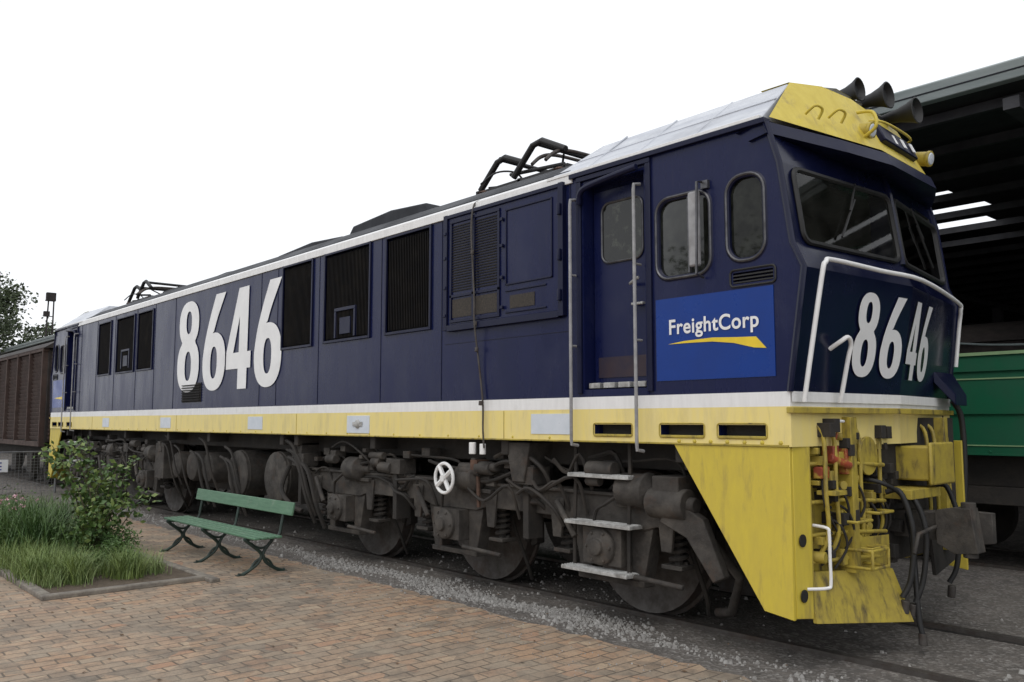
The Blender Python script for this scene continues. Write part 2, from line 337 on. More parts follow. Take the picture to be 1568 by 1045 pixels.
g=G('roof_grab_loops','yel2',loco)
for y0 in (.38,.58):
    x0=.0+.35*(y0-.3)
    g.sweep(bez([(x0-.06,y0,3.88),(x0+.02,y0,3.92),(x0+.04,y0+.06,3.90),(x0-.0,y0+.07,3.84)],5),.010,8)
g.sweep(bez([(.12,.92,3.78),(.24,.90,3.84),(.21,.92,3.96),(.08,.95,4.00)],6),.013,8)
g.sweep(bez([(.05,1.15,3.99),(.15,1.25,3.975),(.15,1.7,3.95),(.05,1.8,3.94)],6),.010,8)
g.done()
g=G('windscreen_visor','bluetrim',loco)
for m in (ident,mirx):
    a=[(-.14,-.03,3.765),(.12,.62,3.70),(.26,1.02,3.655),(.21,W-1.0,3.655),(.05,W-.62,3.69),(-.24,W+.03,3.765)]
    for i in range(5):
        p,q=a[i],a[i+1]
        P=(m(p[0]),p[1],p[2]);Q=(m(q[0]),q[1],q[2]);P2=(m(p[0]+.04),p[1],p[2]-.10);Q2=(m(q[0]+.04),q[1],q[2]-.10)
        P3=(m(-.35),p[1],3.72);Q3=(m(-.35),q[1],3.72)
        g.face([P,Q,Q2,P2]);g.face([P,Q,Q3,P3])
        P4=(m(-.25),p[1],3.64);Q4=(m(-.25),q[1],3.64);g.face([P2,Q2,Q4,P4])
g.done()
def lerp(a,b,t): return a+(b-a)*t
def frontpt(y,z,off=0,m=ident):
    i=max(k for k in range(nz-1) if zl[k]<=z+1e-6);t=(z-zl[i])/(zl[i+1]-zl[i])
    b=lerp(xm[i],xm[i+1],t)
    if y<=CY: a=lerp(xc[i],xc[i+1],t);s=y/CY
    else: a=lerp(xf[i],xf[i+1],t);s=(W-y)/(W-CY)
    return Vector((m(lerp(a,b,s)+off),y,z))
g=G('cab_corner_beads','noseblue',loco)
for m in (ident,mirx):
    for y,xx in ((0,xc),(W,xf)): g.sweep([(m(xx[i]),y,zl[i]) for i in range(2,nz)],.022,8)
    g.sweep([(m(xm[i]),CY,zl[i]) for i in range(4,nz)],.03,8)
g.done()
gw=G('windscreens','wscreen',loco);gwr=G('rear_windscreens','glass',loco);gf=G('windscreen_seals','black',loco)
for m in (ident,mirx):
    for y0,y1 in WS:
        pts=rr(y0-.004,y1+.004,2.896,3.424,.07,4);P=[frontpt(y,z,.010,m) for y,z in pts]
        (gw if m is ident else gwr).face(P);gf.sweep([frontpt(y,z,.012,m) for y,z in pts],.020,6,closed=True)
gw.done(smooth=False);gwr.done(smooth=False);gf.done()
g=G('windscreen_wipers','black',loco)
for y0,y1 in ((.9,.55),(1.95,2.3)):
    g.sweep([frontpt(y0,3.44,.03),frontpt((y0+y1)/2,3.2,.05)],.008,6);g.sweep([frontpt(lerp(y0,y1,.2),3.3,.04),frontpt(y1+.02,2.98,.04)],.010,6)
g.done()
g=G('nose_handrails','white',loco)
for m in (ident,mirx):
    def P(y,z,o): return frontpt(y,z,o,m)
    R_=bez([P(.07,1.80,.06),P(.07,1.9,.07),P(.09,2.62,.08),P(.13,2.73,.09),P(.25,2.76,.09),P(CY*.6,2.75,.09),P(CY,2.74,.09),P(W-.30,2.70,.08),P(W-.17,2.64,.08),P(W-.13,2.5,.07),P(W-.13,2.15,.07)],4)
    g.sweep(R_,.017,10)
    g.sweep(bez([P(.52,1.80,.05),P(.52,2.1,.08),P(.52,2.20,.09),P(.47,2.25,.09),P(.42,2.22,.07),P(.41,2.17,.0)],4),.016,8)
g.done()
g=G('nose_stripe','white',loco)
for m in (ident,mirx):
    for y0,y1 in ((0.0,CY),(CY,W)):
        g.face([frontpt(y0,1.80,.012,m),frontpt(y1,1.80,.012,m),frontpt(y1,1.87,.012,m),frontpt(y0,1.87,.012,m)])
g.done(smooth=False)
g=G('rear_cab_glass','glass',loco);gfr=G('cab_side_glass','sideglass',loco);gf=G('cab_window_frames','chrome',loco);gr=G('cab_window_rubbers','bluetrim',loco)
for m in (ident,mirx):
    for w,r in ((W1,.12),(W2,.13)):
        a,b=sorted((m(w[0]),m(w[1])));p=rr(a,b,w[2],w[3],r)
        (gfr if m is ident else g).face([(x,.028,z) for x,z in p]);gf.sweep([(x,-.006,z) for x,z in p],.011,6,closed=True);gr.sweep([(x,.012,z) for x,z in p],.024,6,closed=True)
    a,b=sorted((m(-1.77),m(-1.33)));p=rr(a,b,2.99,3.50,.08);g.face([(x,.116,z) for x,z in p]);gf.sweep([(x,.112,z) for x,z in p],.010,6,closed=True)
    xx=m(-.80);gf.box(xx-.008,xx+.008,.0,.03,2.78,3.36)
g.done(smooth=False);gf.done();gr.done();gfr.done(smooth=False)
g=G('mirror_glass_shield','rail',loco);g.box(-.74,-.65,-.09,-.045,2.80,3.36);g.done(.015)
g=G('mirror_bracket','chrome',loco);g.sweep([(-.66,-.02,2.72),(-.66,-.1,2.74),(-.645,-.1,3.42),(-.66,0,3.44)],.010,8);g.box(-.66,-.60,-.03,-.0,3.38,3.44);g.done()
g=G('cab_doors','blue',loco)
for m in (ident,mirx):
    a,b=sorted((m(-1.87),m(-1.23)));g.box(a,b,.12,.138,1.98,3.62)
g.done(.004)
g=G('door_frames','bluetrim',loco)
for m in (ident,mirx):
    for x in (-1.92,-1.17):
        a,b=sorted((m(x-.025),m(x+.025)));g.box(a,b,-.022,.02,1.90,3.70)
    a,b=sorted((m(-1.945),m(-1.145)));g.box(a,b,-.024,.02,3.70,3.742)
    g.sweep(bez([(m(-1.9),-.03,3.5),(m(-1.86),-.05,3.6),(m(-1.7),-.055,3.64),(m(-1.25),-.055,3.68)],4),.028,8)
g.done(.004)
g=G('door_sills','tread',loco)
for m in (ident,mirx):
    for i in range(4):
        a,b=sorted((m(-1.85+.16*i),m(-1.85+.16*i+.12)));g.box(a,b,.02,.115,1.94,1.985)
g.box(-1.42,-1.30,.06,.10,2.60,2.62)
g.sweep([(-1.44,.08,2.78),(-1.30,-.02,2.79),(-1.27,-.02,2.80)],.014,8)
g.done(.004)
g=G('door_kick_panel','kick',loco);g.box(-1.82,-1.28,.112,.119,2.03,2.20);g.done()
g=G('door_handrails','rail',loco)
for m in (ident,mirx):
    for x,zt,zb in ((-1.96,3.56,1.47),(-1.26,3.55,1.44)):
        g.sweep([(m(x),.0,zt),(m(x),-.075,zt-.015),(m(x),-.08,zt-.06),(m(x),-.08,zb+.06),(m(x),-.075,zb+.01),(m(x),.0,zb)],.014,8)
        for z in (2.3,2.9): g.cyl((m(x),-.08,z),(m(x),0,z),.010,n=8)
g.done()
g=G('cab_vents','black',loco)
for m in (ident,mirx):
    a,b=sorted((m(-.42),m(-.10)))
    for i in range(3): g.box(a,b,.0,.03,2.645+.025*i,2.655+.025*i)
    p=rr(a-.02,b+.02,2.62,2.74,.03);g.sweep([(x,-.004,z) for x,z in p],.008,6,closed=True)
g.done()
g=G('sill_slot_interior','bogie2',loco)
for m in (ident,mirx):
    for s0,s1 in ((-1.77,-1.38),(-1.09,-.70),(-.57,-.19)):
        a,b=sorted((m(s0),m(s1)));g.box(a,b,.10,.125,1.56,1.65)
g.done()
g=G('step_treads_in_sill','yel3',loco)
for m in (ident,mirx):
    for s0,s1 in ((-1.77,-1.38),(-1.09,-.70),(-.57,-.19)):
        a,b=sorted((m(s0),m(s1)));g.box(a,b,-.012,.09,1.55,1.568)
        g.sweep([(x,-.004,z) for x,z in rr(a-.01,b+.01,1.55,1.655,.02,3)],.006,5,closed=True)
g.done(.003)
gb=G('grille_backing','black',loco);gs=G('grille_slats','grille',loco);gf=G('grille_frames','bluetrim',loco)
for a,b,c,d in ((-4.86,-4.06,2.64,3.68),(-6.22,-5.22,2.64,3.69),(-7.33,-6.56,2.63,3.69),(-13.0,-12.25,2.6,3.62),(-14.2,-13.22,2.6,3.62),(-15.35,-14.6,2.6,3.62)):
    gb.box(a+.001,b-.001,.062,.078,c+.001,d-.001)
    n=int((b-a)/.030)
    for i in range(n):
        x=a+(i+.5)*(b-a)/n;gs.obox(Vector((x,.018,(c+d)/2)),.006,.034,d-c-.04,Matrix.Rotation(math.radians(35),4,'Z'))
    for z in (c+(d-c)*.33,c+(d-c)*.67): gs.box(a,b,.036,.044,z-.008,z+.008)
    for bx in ((a-.03,a,c-.03,d+.03),(b,b+.03,c-.03,d+.03),(a,b,c-.03,c),(a,b,d,d+.025)):
        gf.box(bx[0],bx[1],-.022,.03,bx[2],bx[3])
gb.done();gs.done();gf.done(.004)
g=G('grille_inset_door','bluetrim',loco)
for x0 in (-6.0,-13.95):
    for bx in ((x0,x0+.04,2.66,2.98),(x0+.44,x0+.48,2.66,2.98),(x0,x0+.48,2.98,3.02)): g.box(bx[0],bx[1],-.01,.03,bx[2],bx[3])
    g.box(x0+.12,x0+.36,-.004,.02,2.70,2.9)
g.done(.004)
g=G('equipment_panel','blue',loco);g.box(-3.72,-2.14,-.030,.01,2.62,3.71);g.done(.006)
g=G('equipment_panel_frame','bluetrim',loco)
for bx in ((-3.78,-3.72,2.57,3.74),(-2.14,-2.08,2.57,3.74),(-3.72,-2.14,2.56,2.62),(-3.72,-2.14,3.70,3.735)): g.box(bx[0],bx[1],-.05,.01,bx[2],bx[3])
for bx in ((-3.68,-2.92,2.64,2.67),(-3.68,-2.92,2.89,2.92),(-3.68,-2.92,3.64,3.67),(-3.68,-3.65,2.67,3.64),(-2.95,-2.92,2.67,3.64),(-3.33,-3.29,2.67,3.64)): g.box(bx[0],bx[1],-.045,-.028,bx[2],bx[3])
for bx in ((-2.84,-2.22,2.92,2.935),(-2.84,-2.22,3.62,3.635),(-2.84,-2.825,2.92,3.63),(-2.235,-2.22,2.92,3.63),(-2.84,-2.3,2.66,2.675),(-2.84,-2.3,2.86,2.875)): g.box(bx[0],bx[1],-.042,-.028,bx[2],bx[3])
for z in (2.75,3.1,3.5): g.cyl((-2.11,-.065,z-.05),(-2.11,-.065,z+.05),.018,n=8)
for z in (2.72,3.0,3.3,3.55):
    for x in (-3.75,-2.88): g.box(x-.02,x+.02,-.06,-.04,z-.015,z+.015)
g.done(.003)
g=G('equipment_panel_grilles','grille',loco)
for x0,x1 in ((-3.64,-3.34),(-3.28,-2.96)):
    for i in range(26):
        z=2.95+i*.026;g.box(x0,x1,-.038,-.028,z,z+.012)
g.done()
g=G('equipment_panel_mesh','mesh',loco)
for x0,x1,z0,z1 in ((-3.64,-3.34,2.69,2.87),(-3.28,-2.96,2.69,2.87),(-2.78,-2.45,2.70,2.82)): g.box(x0,x1,-.036,-.028,z0,z1)
g.done()
g=G('small_louvre','grille',loco);g.box(-10.78,-10.0,-.01,.0,1.97,2.27)
for i in range(7): g.box(-10.76,-10.02,-.03,-.011,1.99+i*.04,2.005+i*.04)
g.done(.003)
g=G('body_seams','bluetrim',loco)
for x in (-2.03,-3.86,-4.98,-6.38,-7.5,-8.0,-11.2,-12.15,-13.1,-14.35,-15.5,-16.6,-16.85):
    g.box(x-.005,x+.005,-.005,.004,1.88,3.71)
g.box(-3.8,-2.05,-.004,.004,2.435,2.441)
g.done()
g=G('sill_seams','yel3',loco)
for x in (-2.9,-6.9,-11.0,-15.6): g.box(x-.003,x+.003,-.004,.004,1.505,1.765)
g.box(LX*-1+.05,-.02,-.010,.004,1.500,1.512)
g.done()
g=G('rivets','yel2',loco)
for i in range(7):
    x=-.92+i*.14;g.lathe((x,0,1.525),(0,-1,0),[(0,.016),(.006,.014),(.011,.006)],8)
for i in range(30):
    x=-2.3-i*.48;g.lathe((x,0,1.53),(0,-1,0),[(0,.012),(.005,.010),(.008,.004)],8)
g.done()
g=G('reflective_patches','patch',loco)
for a,b in ((-2.53,-2.05),(-8.31,-7.86),(-11.72,-11.25),(-14.9,-14.5)): g.box(a,b,-.006,.004,1.56,1.735)
g.done()
g=G('side_marker_plate','patch',loco);g.box(-5.66,-5.18,-.008,.004,1.535,1.735);g.done(.003)
g=G('side_marker_light','tread',loco);g.lathe((-5.42,0,1.64),(0,-1,0),[(0,.055),(.02,.05),(.035,.035),(.04,.01)],16);g.box(-5.52,-5.32,-.02,-.009,1.615,1.665);g.done(.003)
g=G('side_cable','steel',loco)
g.sweep(bez([(-3.31,.05,3.83),(-3.31,-.035,3.76),(-3.31,-.065,3.5),(-3.27,-.06,2.9),(-3.25,-.07,2.6),(-3.22,-.035,2.2),(-3.17,-.03,1.85),(-3.16,-.035,1.6),(-3.15,-.03,1.42)],6),.009,6)
for z,x in ((3.3,-3.30),(2.6,-3.25),(2.35,-3.23),(1.84,-3.17)): g.cyl((x,-.06,z-.02),(x,-.055,z+.02),.018,n=8)
g.done()
g=G('white_couplings','white',loco)
g.cyl((-3.33,-.02,1.36),(-3.33,-.02,1.47),.035,n=12);g.cyl((-3.18,-.02,1.36),(-3.18,-.02,1.46),.03,n=12);g.done(.005)
# ---- numerals
def sell(cx,cy,rx,ry,a0=0,a1=360,n=40,p=2.3):
    o=[]
    for i in range(n+1 if a1-a0<360 else n):
        t=math.radians(a0+(a1-a0)*i/n);c,s=math.cos(t),math.sin(t)
        o.append((cx+rx*math.copysign(abs(c)**(2/p),c),cy+ry*math.copysign(abs(s)**(2/p),s)))
    return o
def glyph(ch):
    if ch=='8':
        def w(y,cy,rx,ry,p=2.3):
            d=abs(y-cy)/ry
            return 0 if d>=1 else rx*(1-d**p)**(1/p)
        R_=[];n=60
        for i in range(n+1):
            y=.5-.5*math.cos(math.pi*i/n);v=max(w(y,.755,.45,.245),w(y,.29,.5,.29))
            if .4<y<.65: v=max(v,.30)
            R_.append((v,y))
        return [[(.5+v,y) for v,y in R_]+[(.5-v,y) for v,y in R_[::-1][1:-1]],sell(.5,.765,.125,.125),sell(.5,.285,.145,.16)]
    if ch=='4':
        return [[(.50,0),(.86,0),(.86,.20),(1,.20),(1,.36),(.86,.36),(.86,1),(.46,1),(0,.37),(0,.20),(.50,.20)],[(.52,.36),(.29,.36),(.52,.72)]]
    if ch=='6':
        left=[tuple(v)[:2] for v in bez([(.52,1,0),(.29,.78,0),(.10,.55,0),(.01,.36,0),(0,.30,0)],8)]
        bowl=sell(.5,.30,.5,.30,180,360+98,60)
        inn=[tuple(v)[:2] for v in bez([(.47,.615,0),(.62,.76,0),(.94,1,0)],6)]
        return [left+bowl[1:]+inn,sell(.5,.29,.145,.165)]
def decal(name,loops,O,ux,uz,mat,parent,shear=0):
    c=bpy.data.curves.new(name,'CURVE');c.dimensions='2D';c.fill_mode='BOTH'
    for lp in loops:
        s=c.splines.new('POLY');s.points.add(len(lp)-1);s.use_cyclic_u=True
        for i,(x,y) in enumerate(lp): s.points[i].co=(x+shear*y,y,0,1)
    o=bpy.data.objects.new(name,c);COL.objects.link(o);bpy.context.view_layer.update()
    me=bpy.data.meshes.new_from_object(o.evaluated_get(bpy.context.evaluated_depsgraph_get()));bpy.data.objects.remove(o)
    for v in me.vertices:
        v.co=Vector(O)+Vector(ux)*v.co.x+Vector(uz)*v.co.y
    me.materials.clear();me.materials.append(M[mat]);o=bpy.data.objects.new(name,me);COL.objects.link(o);o.parent=parent;return o
for ch,x0,w in (('8',-11.02,.90),('6',-9.98,.84),('4',-9.1,.82),('6',-8.17,.82)):
    decal('side_numeral_'+ch,glyph(ch),(x0,-.012,2.13),(w,0,0),(0,0,1.46),'decal',loco,shear=.0 if ch=='8' else .03)
for ch,y0,w_ in (('8',.68,.31),('6',1.05,.31),('4',1.445,.27),('6',1.77,.27)):
    y1=y0+w_
    A=frontpt(y0,1.99,.012);B=frontpt(y1,1.99,.012);T=frontpt(y0,2.60,.012)
    decal('nose_numeral_'+ch,glyph(ch),A,B-A,T-A,'decal',loco,shear=.06)
g=G('logo_panel','fcblue',loco);g.box(-1.115,-.10,-.006,.002,1.975,2.60);g.done()
def text(name,body_,x,z,width,mat,y=-.012,height=None,off=.012):
    c=bpy.data.curves.new(name,'FONT');c.body=body_;c.size=1;c.offset=off;c.space_character=1.06
    o=bpy.data.objects.new(name,c);COL.objects.link(o);bpy.context.view_layer.update()
    me=bpy.data.meshes.new_from_object(o.evaluated_get(bpy.context.evaluated_depsgraph_get()));bpy.data.objects.remove(o)
    xs=[v.co.x for v in me.vertices];k=width/(max(xs)-min(xs));x0=min(xs)
    ys=[v.co.y for v in me.vertices];ky=k if height is None else height/(max(ys)-min(ys))
    for v in me.vertices: v.co=Vector((x+(v.co.x-x0)*k,y,z+v.co.y*ky))
    me.materials.clear();me.materials.append(M[mat]);o=bpy.data.objects.new(name,me);COL.objects.link(o);o.parent=loco
text('logo_lettering','FreightCorp',-.985,2.325,.77,'decal',off=.020,height=.15)
decal('logo_swoosh',[[(a,b) for a,b in [(-1.0,2.25),(-.85,2.266),(-.6,2.274),(-.4,2.262),(-.24,2.255),(-.16,2.17),(-.26,2.18),(-.42,2.222),(-.6,2.245),(-.85,2.25)]]],(0,-.010,0),(1,0,0),(0,0,1),'logoyel',loco)
g=G('rear_logo_panel','fcblue',loco);g.box(mirx(-.12),mirx(-1.1),-.006,.002,1.98,2.6);g.done()
decal('rear_logo_swoosh',[[(-18.6,2.2),(-17.9,2.22),(-17.85,2.15)]],(0,-.010,0),(1,0,0),(0,0,1),'logoyel',loco)
# ---- pantographs (folded)
def panto(cx):
    gi=G('pantograph_insulators','rust',loco);ga=G('pantograph_arms','black',loco);gh=G('pantograph_head','steel',loco)
    for x in (cx-.6,cx+.6):
        for y in (.85,2.05): gi.lathe((x,y,4.10),(0,0,1),[(0,.05),(.03,.08),(.05,.05),(.08,.08),(.10,.05),(.13,.08),(.15,.05)],12)
    for y in (.85,2.05):
        ga.box(cx-.7,cx+.7,y-.03,y+.03,4.22,4.26)
        ga.sweep([(cx-.68,y,4.27),(cx-.42,y+.03,4.55),(cx-.30,y+.04,4.58),(cx-.02,y+.05,4.46)],.036,8)
        ga.sweep([(cx-.12,y,4.30),(cx+.16,y+.03,4.60),(cx+.30,y+.03,4.62),(cx+.66,y+.02,4.44)],.036,8)
        ga.sweep([(cx+.66,y,4.28),(cx-.3,y+.12,4.40)],.022,8)
    for x in (cx-.7,cx,cx+.7): ga.box(x-.03,x+.03,.82,2.08,4.22,4.27)
    ga.sweep([(cx-.36,.86,4.57),(cx-.36,2.1,4.57)],.028,8);ga.sweep([(cx+.22,.86,4.61),(cx+.22,2.1,4.61)],.028,8)
    ga.sweep([(cx-.6,.9,4.3),(cx+.6,2.0,4.42)],.014,6);ga.sweep([(cx-.6,2.0,4.3),(cx+.6,.9,4.40)],.014,6)
    for x in (cx+.38,cx+.58):
        gh.sweep(bez([(x,.66,4.30),(x,.78,4.40),(x,.95,4.46),(x,1.25,4.48),(x,1.75,4.48),(x,2.0,4.45),(x,2.15,4.36),(x,2.25,4.28)],5),.02,8)
    for y in (.7,1.3): ga.sweep(bez([(cx-.5,y,4.28),(cx-.35,y+.1,4.40),(cx-.15,y+.2,4.38),(cx-.1,y+.3,4.28)],5),.012,6)
    gi.done();ga.done(.005);gh.done()
panto(-3.6);panto(-15.7)
g=G('roof_equipment','roofdark',loco)
def hump(x0,x1,z,y0=.5,y1=2.40):
    g.prism([(x0,y0,4.04),(x0+.15,y0,z-.05),(x0+(x1-x0)*.55,y0,z),(x1-.1,y0,z-.05),(x1,y0,4.04)],(0,y1-y0,0))
hump(-6.6,-4.75,4.24);hump(-8.9,-6.8,4.20,.6,2.3);hump(-12.5,-9.6,4.20,.7,2.2);hump(-5.6,-5.0,4.28,.7,1.6)
g.box(-13.9,-12.8,.7,2.2,4.08,4.21)
g.done(.02)
g=G('roof_pipework','rust',loco)
for y in (1.0,1.35,1.7): g.sweep([(-4.4,y,4.27),(-3.0,y,4.27),(-2.6,y,4.30)],.025,8)
for x in (-2.6,-2.8,-4.3): g.lathe((x,1.1,4.12),(0,0,1),[(0,.05),(.03,.08),(.05,.05),(.08,.08),(.10,.05),(.13,.08),(.2,.05)],12)
g.done()
g=G('air_horns','black',loco)
for y,x1,z,L_,k in ((1.30,-.06,4.31,.42,1.15),(1.52,.07,4.28,.52,1.3),(1.74,.20,4.17,.60,1.3)):
    x0=x1-L_;g.lathe((x0,y,z),(1,0,.02),[(0,.035),(.05,.035),(.08,.022),(L_*.5,.028*k),(L_*.75,.044*k),(L_*.9,.064*k),(L_,.086*k),(L_+.004,.078*k),(L_-.04,.05*k),(L_-.05,.01)],20)
    g.box(x0+.03,x0+.10,y-.03,y+.03,4.06,z)
g.box(-.5,-.3,1.15,1.9,4.14,4.22);g.box(-.12,-.06,1.45,1.8,4.08,4.18)
g.done()
# ---- underframe
g=G('underframe','bogie2',loco)
g.box(-18.0,-.9,.35,2.6,1.28,1.50)
g.box(-11.6,-7.3,.75,2.2,.55,1.28)
for x in (-.95,-2.95,-5.2,-7.0,-7.4,-9.8,-11.5,-13.7,-15.9,-17.6): g.box(x-.05,x+.05,.05,2.87,1.36,1.50)
g.done(.01)
def bogie(xs,fl):
    gw=G('wheels','steel',loco);ga=G('axles','bogie2',loco)
    for x in xs:
        for y,sg in ((.70,1),(2.19,-1)):
            prof=[(0,.50),(0,.605),(.105,.615),(.11,.645),(.14,.645),(.14,.5),(.12,.44),(.10,.25),(.13,.14),(.15,.13)]
            gw.lathe((x,y-.02 if sg>0 else y+.02,.645),(0,sg,0),[(-.02,.12),(-.02,.14),(.03,.25),(.03,.5)]+prof[1:],40)
        ga.cyl((x,.3,.645),(x,2.6,.645),.09)
    gw.done();ga.done()
    F=G('bogie_frame','bogie',loco);D=G('bogie_gear','bogie',loco);K=G('bogie_dark_gear','bogie2',loco)  # springs, brake hangers and pipes take the darker underframe colour
    x0,x1=min(xs)-.85,max(xs)+.85
    for y0,y1 in ((.20,.38),(2.54,2.72)):
        pts=[(x0,.98),(x0+.15,1.08),(x1-.15,1.08),(x1,.98),(x1,.84),(x1-.2,.82)]
        for x in sorted(xs,reverse=True):
            pts+=[(x+.50,.84),(x+.36,.80),(x+.30,.80),(x-.30,.80),(x-.36,.80),(x-.50,.84)]
        pts+=[(x0+.2,.82),(x0,.84)]
        F.pxz(pts,y0,y1)
        F.box(x0+.1,x1-.1,y0-.03,y1+.03,1.055,1.085);
    for x in xs:
        for sy in (1,-1):
            Y=lambda y:(y if sy>0 else W-y)
            def bx(gr,a,b,c,d,e,f): gr.box(a,b,min(Y(c),Y(d)),max(Y(c),Y(d)),e,f)
            for s in (-1,1):
                gp=[(x+s*.22,.82),(x+s*.44,.82),(x+s*.34,.38),(x+s*.22,.38)]
                F.prism([(a,Y(.22),b) for a,b in gp],(0,(.14 if sy>0 else -.14),0))
            bx(F,x-.36,x+.36,.20,.34,.35,.40)
            bx(D,x-.21,x+.21,.10,.36,.50,.80)
            D.lathe((x,Y(.12),.65),(0,-sy,0),[(0,.155),(.05,.15),(.07,.12),(.075,.07),(.11,.065),(.115,.03)],20)
            for a in range(6): D.lathe((x+.125*math.cos(a*1.047),Y(.06),.65+.125*math.sin(a*1.047)),(0,-sy,0),[(0,.014),(.02,.014)],6)
            for s in (-1,1):
                cxs=x+s*.60
                P=[(cxs+.065*math.cos(t*.6),Y(.34)+.065*math.sin(t*.6),.56+t*.0052) for t in range(0,64)]
                K.sweep(P,.019,5)
                bx(D,cxs-.10,cxs+.10,.24,.42,.52,.555);K.cyl((cxs,Y(.34),.5),(cxs,Y(.34),.9),.04,n=8)
                D.prism([(cxs-.09,Y(.18),1.0),(cxs+.09,Y(.18),1.0),(cxs+.05,Y(.18),.66),(cxs-.05,Y(.18),.66)],(0,.03 if sy>0 else -.03,0))
            for s in (-1,1):
                K.sweep([(x+s*.72,Y(.6),1.0),(x+s*.70,Y(.62),.62),(x+s*.62,Y(.65),.5)],.035,6)
                K.prism([(x+s*.655,Y(.66),.45),(x+s*.74,Y(.66),.48),(x+s*.74,Y(.66),.80),(x+s*.655,Y(.66),.83)],(0,sy*.1,0))
            cx_=x+.42
            D.lathe((cx_-.26,Y(.17),1.12),(1,0,0),[(0,.05),(.01,.12),(.04,.135),(.24,.135),(.27,.145),(.30,.145),(.32,.10),(.36,.05),(.46,.04),(.47,.02)],20)
            bx(D,cx_-.3,cx_+.22,.14,.3,.98,1.02)
            K.sweep(bez([(cx_-.2,Y(.12),1.1),(cx_-.35,Y(.08),1.0),(cx_-.5,Y(.12),.92),(cx_-.55,Y(.15),.7)],5),.016,6)
            K.sweep(bez([(x+.55,Y(.4),1.1),(x+.62,Y(.45),.7),(x+.66,Y(.6),.3),(x+.60,Y(.72),.12)],5),.02,6)
            D.sweep([(x-.55,Y(.13),.98),(x-.30,Y(.10),.70)],.028,8)
            D.sweep([(x+.25,Y(.12),.45),(x+.78,Y(.15),.42)],.022,8)
            bx(D,x-1.05,x-.80,.08,.30,1.10,1.26);bx(K,x-.95,x-.88,.10,.28,.62,1.1)
            D.lathe((x-.9,Y(.22),.92),(0,0,1),[(0,.09),(.02,.11),(.06,.08),(.09,.11),(.13,.08),(.16,.11),(.19,.09)],14)
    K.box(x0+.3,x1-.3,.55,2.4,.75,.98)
    rnd=random.Random(int(-x0*10))
    for i in range(30):
        a=rnd.uniform(x0,x1-.5);l=rnd.uniform(.25,1.0);y=rnd.uniform(.06,.22);z=rnd.uniform(.98,1.38)
        K.sweep(bez([(a,y,z),(a+l*.4,y+rnd.uniform(-.03,.05),z+rnd.uniform(-.12,.08)),(a+l,y,z+rnd.uniform(-.15,.1)),(a+l+.05,y+.1,z-.25)],4),rnd.uniform(.009,.02),6)
    for i in range(26):
        a=rnd.uniform(x0,x1);z=rnd.uniform(1.05,1.33);s=rnd.uniform(.03,.1);y=rnd.uniform(.08,.2);D.box(a,a+s*1.6,y,y+.15,z,z+s)
    for i in range(10):
        a=rnd.uniform(x0,x1);z=rnd.uniform(1.1,1.3);r=rnd.uniform(.035,.07);D.cyl((a,.1,z),(a+rnd.uniform(.12,.3),.1,z),r,n=12)
    F.done(.008);D.done(.006);K.done()
bogie([-1.8,-3.9,-6.05],True)
bogie([mirx(-1.8),mirx(-3.9),mirx(-6.05)],False)
for m in (ident,mirx):
    g=G('cab_step_treads','tread',loco)
    for a,b,z in ((-2.11,-1.44,1.22),(-2.15,-1.43,.83),(-2.19,-1.47,.45)):
        p,q=sorted((m(a),m(b)));g.box(p,q,.02,.18,z-.012,z+.014)
        for k in range(5): g.box(p,q,.025+k*.032,.037+k*.032,z+.014,z+.021)
    g.done(.003)
    g=G('cab_step_hangers','bogie2',loco)
    for x in (-2.10,-1.50):
        g.sweep([(m(x),.12,1.5),(m(x),.12,1.2),(m(x-.02),.12,.83),(m(x-.04),.14,.44)],.018,6)
    g.done()
g=G('underfloor_boxes','bogie',loco)
g.prism([(-2.62,.06,1.48),(-2.95,.06,1.48),(-2.86,.06,1.12),(-2.70,.06,1.12)],(0,.35,0))
g.box(-1.25,-1.0,.08,.4,.98,1.25);g.cyl((-1.3,.15,1.04),(-.95,.15,1.04),.12);g.cyl((-.95,.15,1.04),(-.88,.15,1.04),.06)
g.prism([(-1.1,.1,1.1),(-.8,.1,.95),(-.62,.1,.55),(-.72,.1,.5),(-.95,.1,.8),(-1.2,.1,.9)],(0,.08,0))
g.sweep([(-1.0,.3,.9),(-.72,.45,.5),(-.9,.6,.2),(-1.1,.7,.15)],.04,8)
g.box(-7.2,-6.95,.1,.4,1.1,1.4);g.box(-12.2,-11.8,.1,.45,.7,1.3)
g.done(.01)
g=G('air_reservoirs','bogie',loco)
for x,r in ((-7.70,.34),(-8.90,.33)):
    g.lathe((x,.12,.92),(0,1,0),[(0,r*.3),(.0,r*.92),(.015,r),(.05,r),(.055,r*1.02),(.075,r*1.02),(.08,r),(1.1,r),(1.15,r*.7)],36)
for x,r in ((-10.1,.24),(-10.75,.24),(-11.4,.22)):
    g.lathe((x,.15,.95),(0,1,0),[(0,r*.4),(.03,r*.9),(.07,r),(.9,r),(1.0,r*.5)],28)
g.done()
g=G('reservoir_fittings','white',loco);g.box(-8.94,-8.89,.100,.118,.93,.98);g.cyl((-8.9,.105,.80),(-8.9,.12,.80),.02,n=12);g.done(.002)
g=G('reservoir_pipes','bogie2',loco)
for i in range(14):
    rnd=random.Random(i+50);a=rnd.uniform(-12,-9.2) if i<9 else rnd.uniform(-7.5,-7.0);z=rnd.uniform(1.1,1.45)
    g.sweep(bez([(a,.1,z),(a+.3,.08,z-.1),(a+.5,.1,z-.5),(a+.55,.2,z-.8)],5),rnd.uniform(.012,.03),6)
g.sweep(bez([(-7.25,.1,1.1),(-7.3,.02,.8),(-7.0,.0,.62),(-6.8,.05,.55)],6),.03,8)
g.done()
g=G('handbrake_wheel','white',loco)
cx_,cz_,r=-3.80,1.11,.145
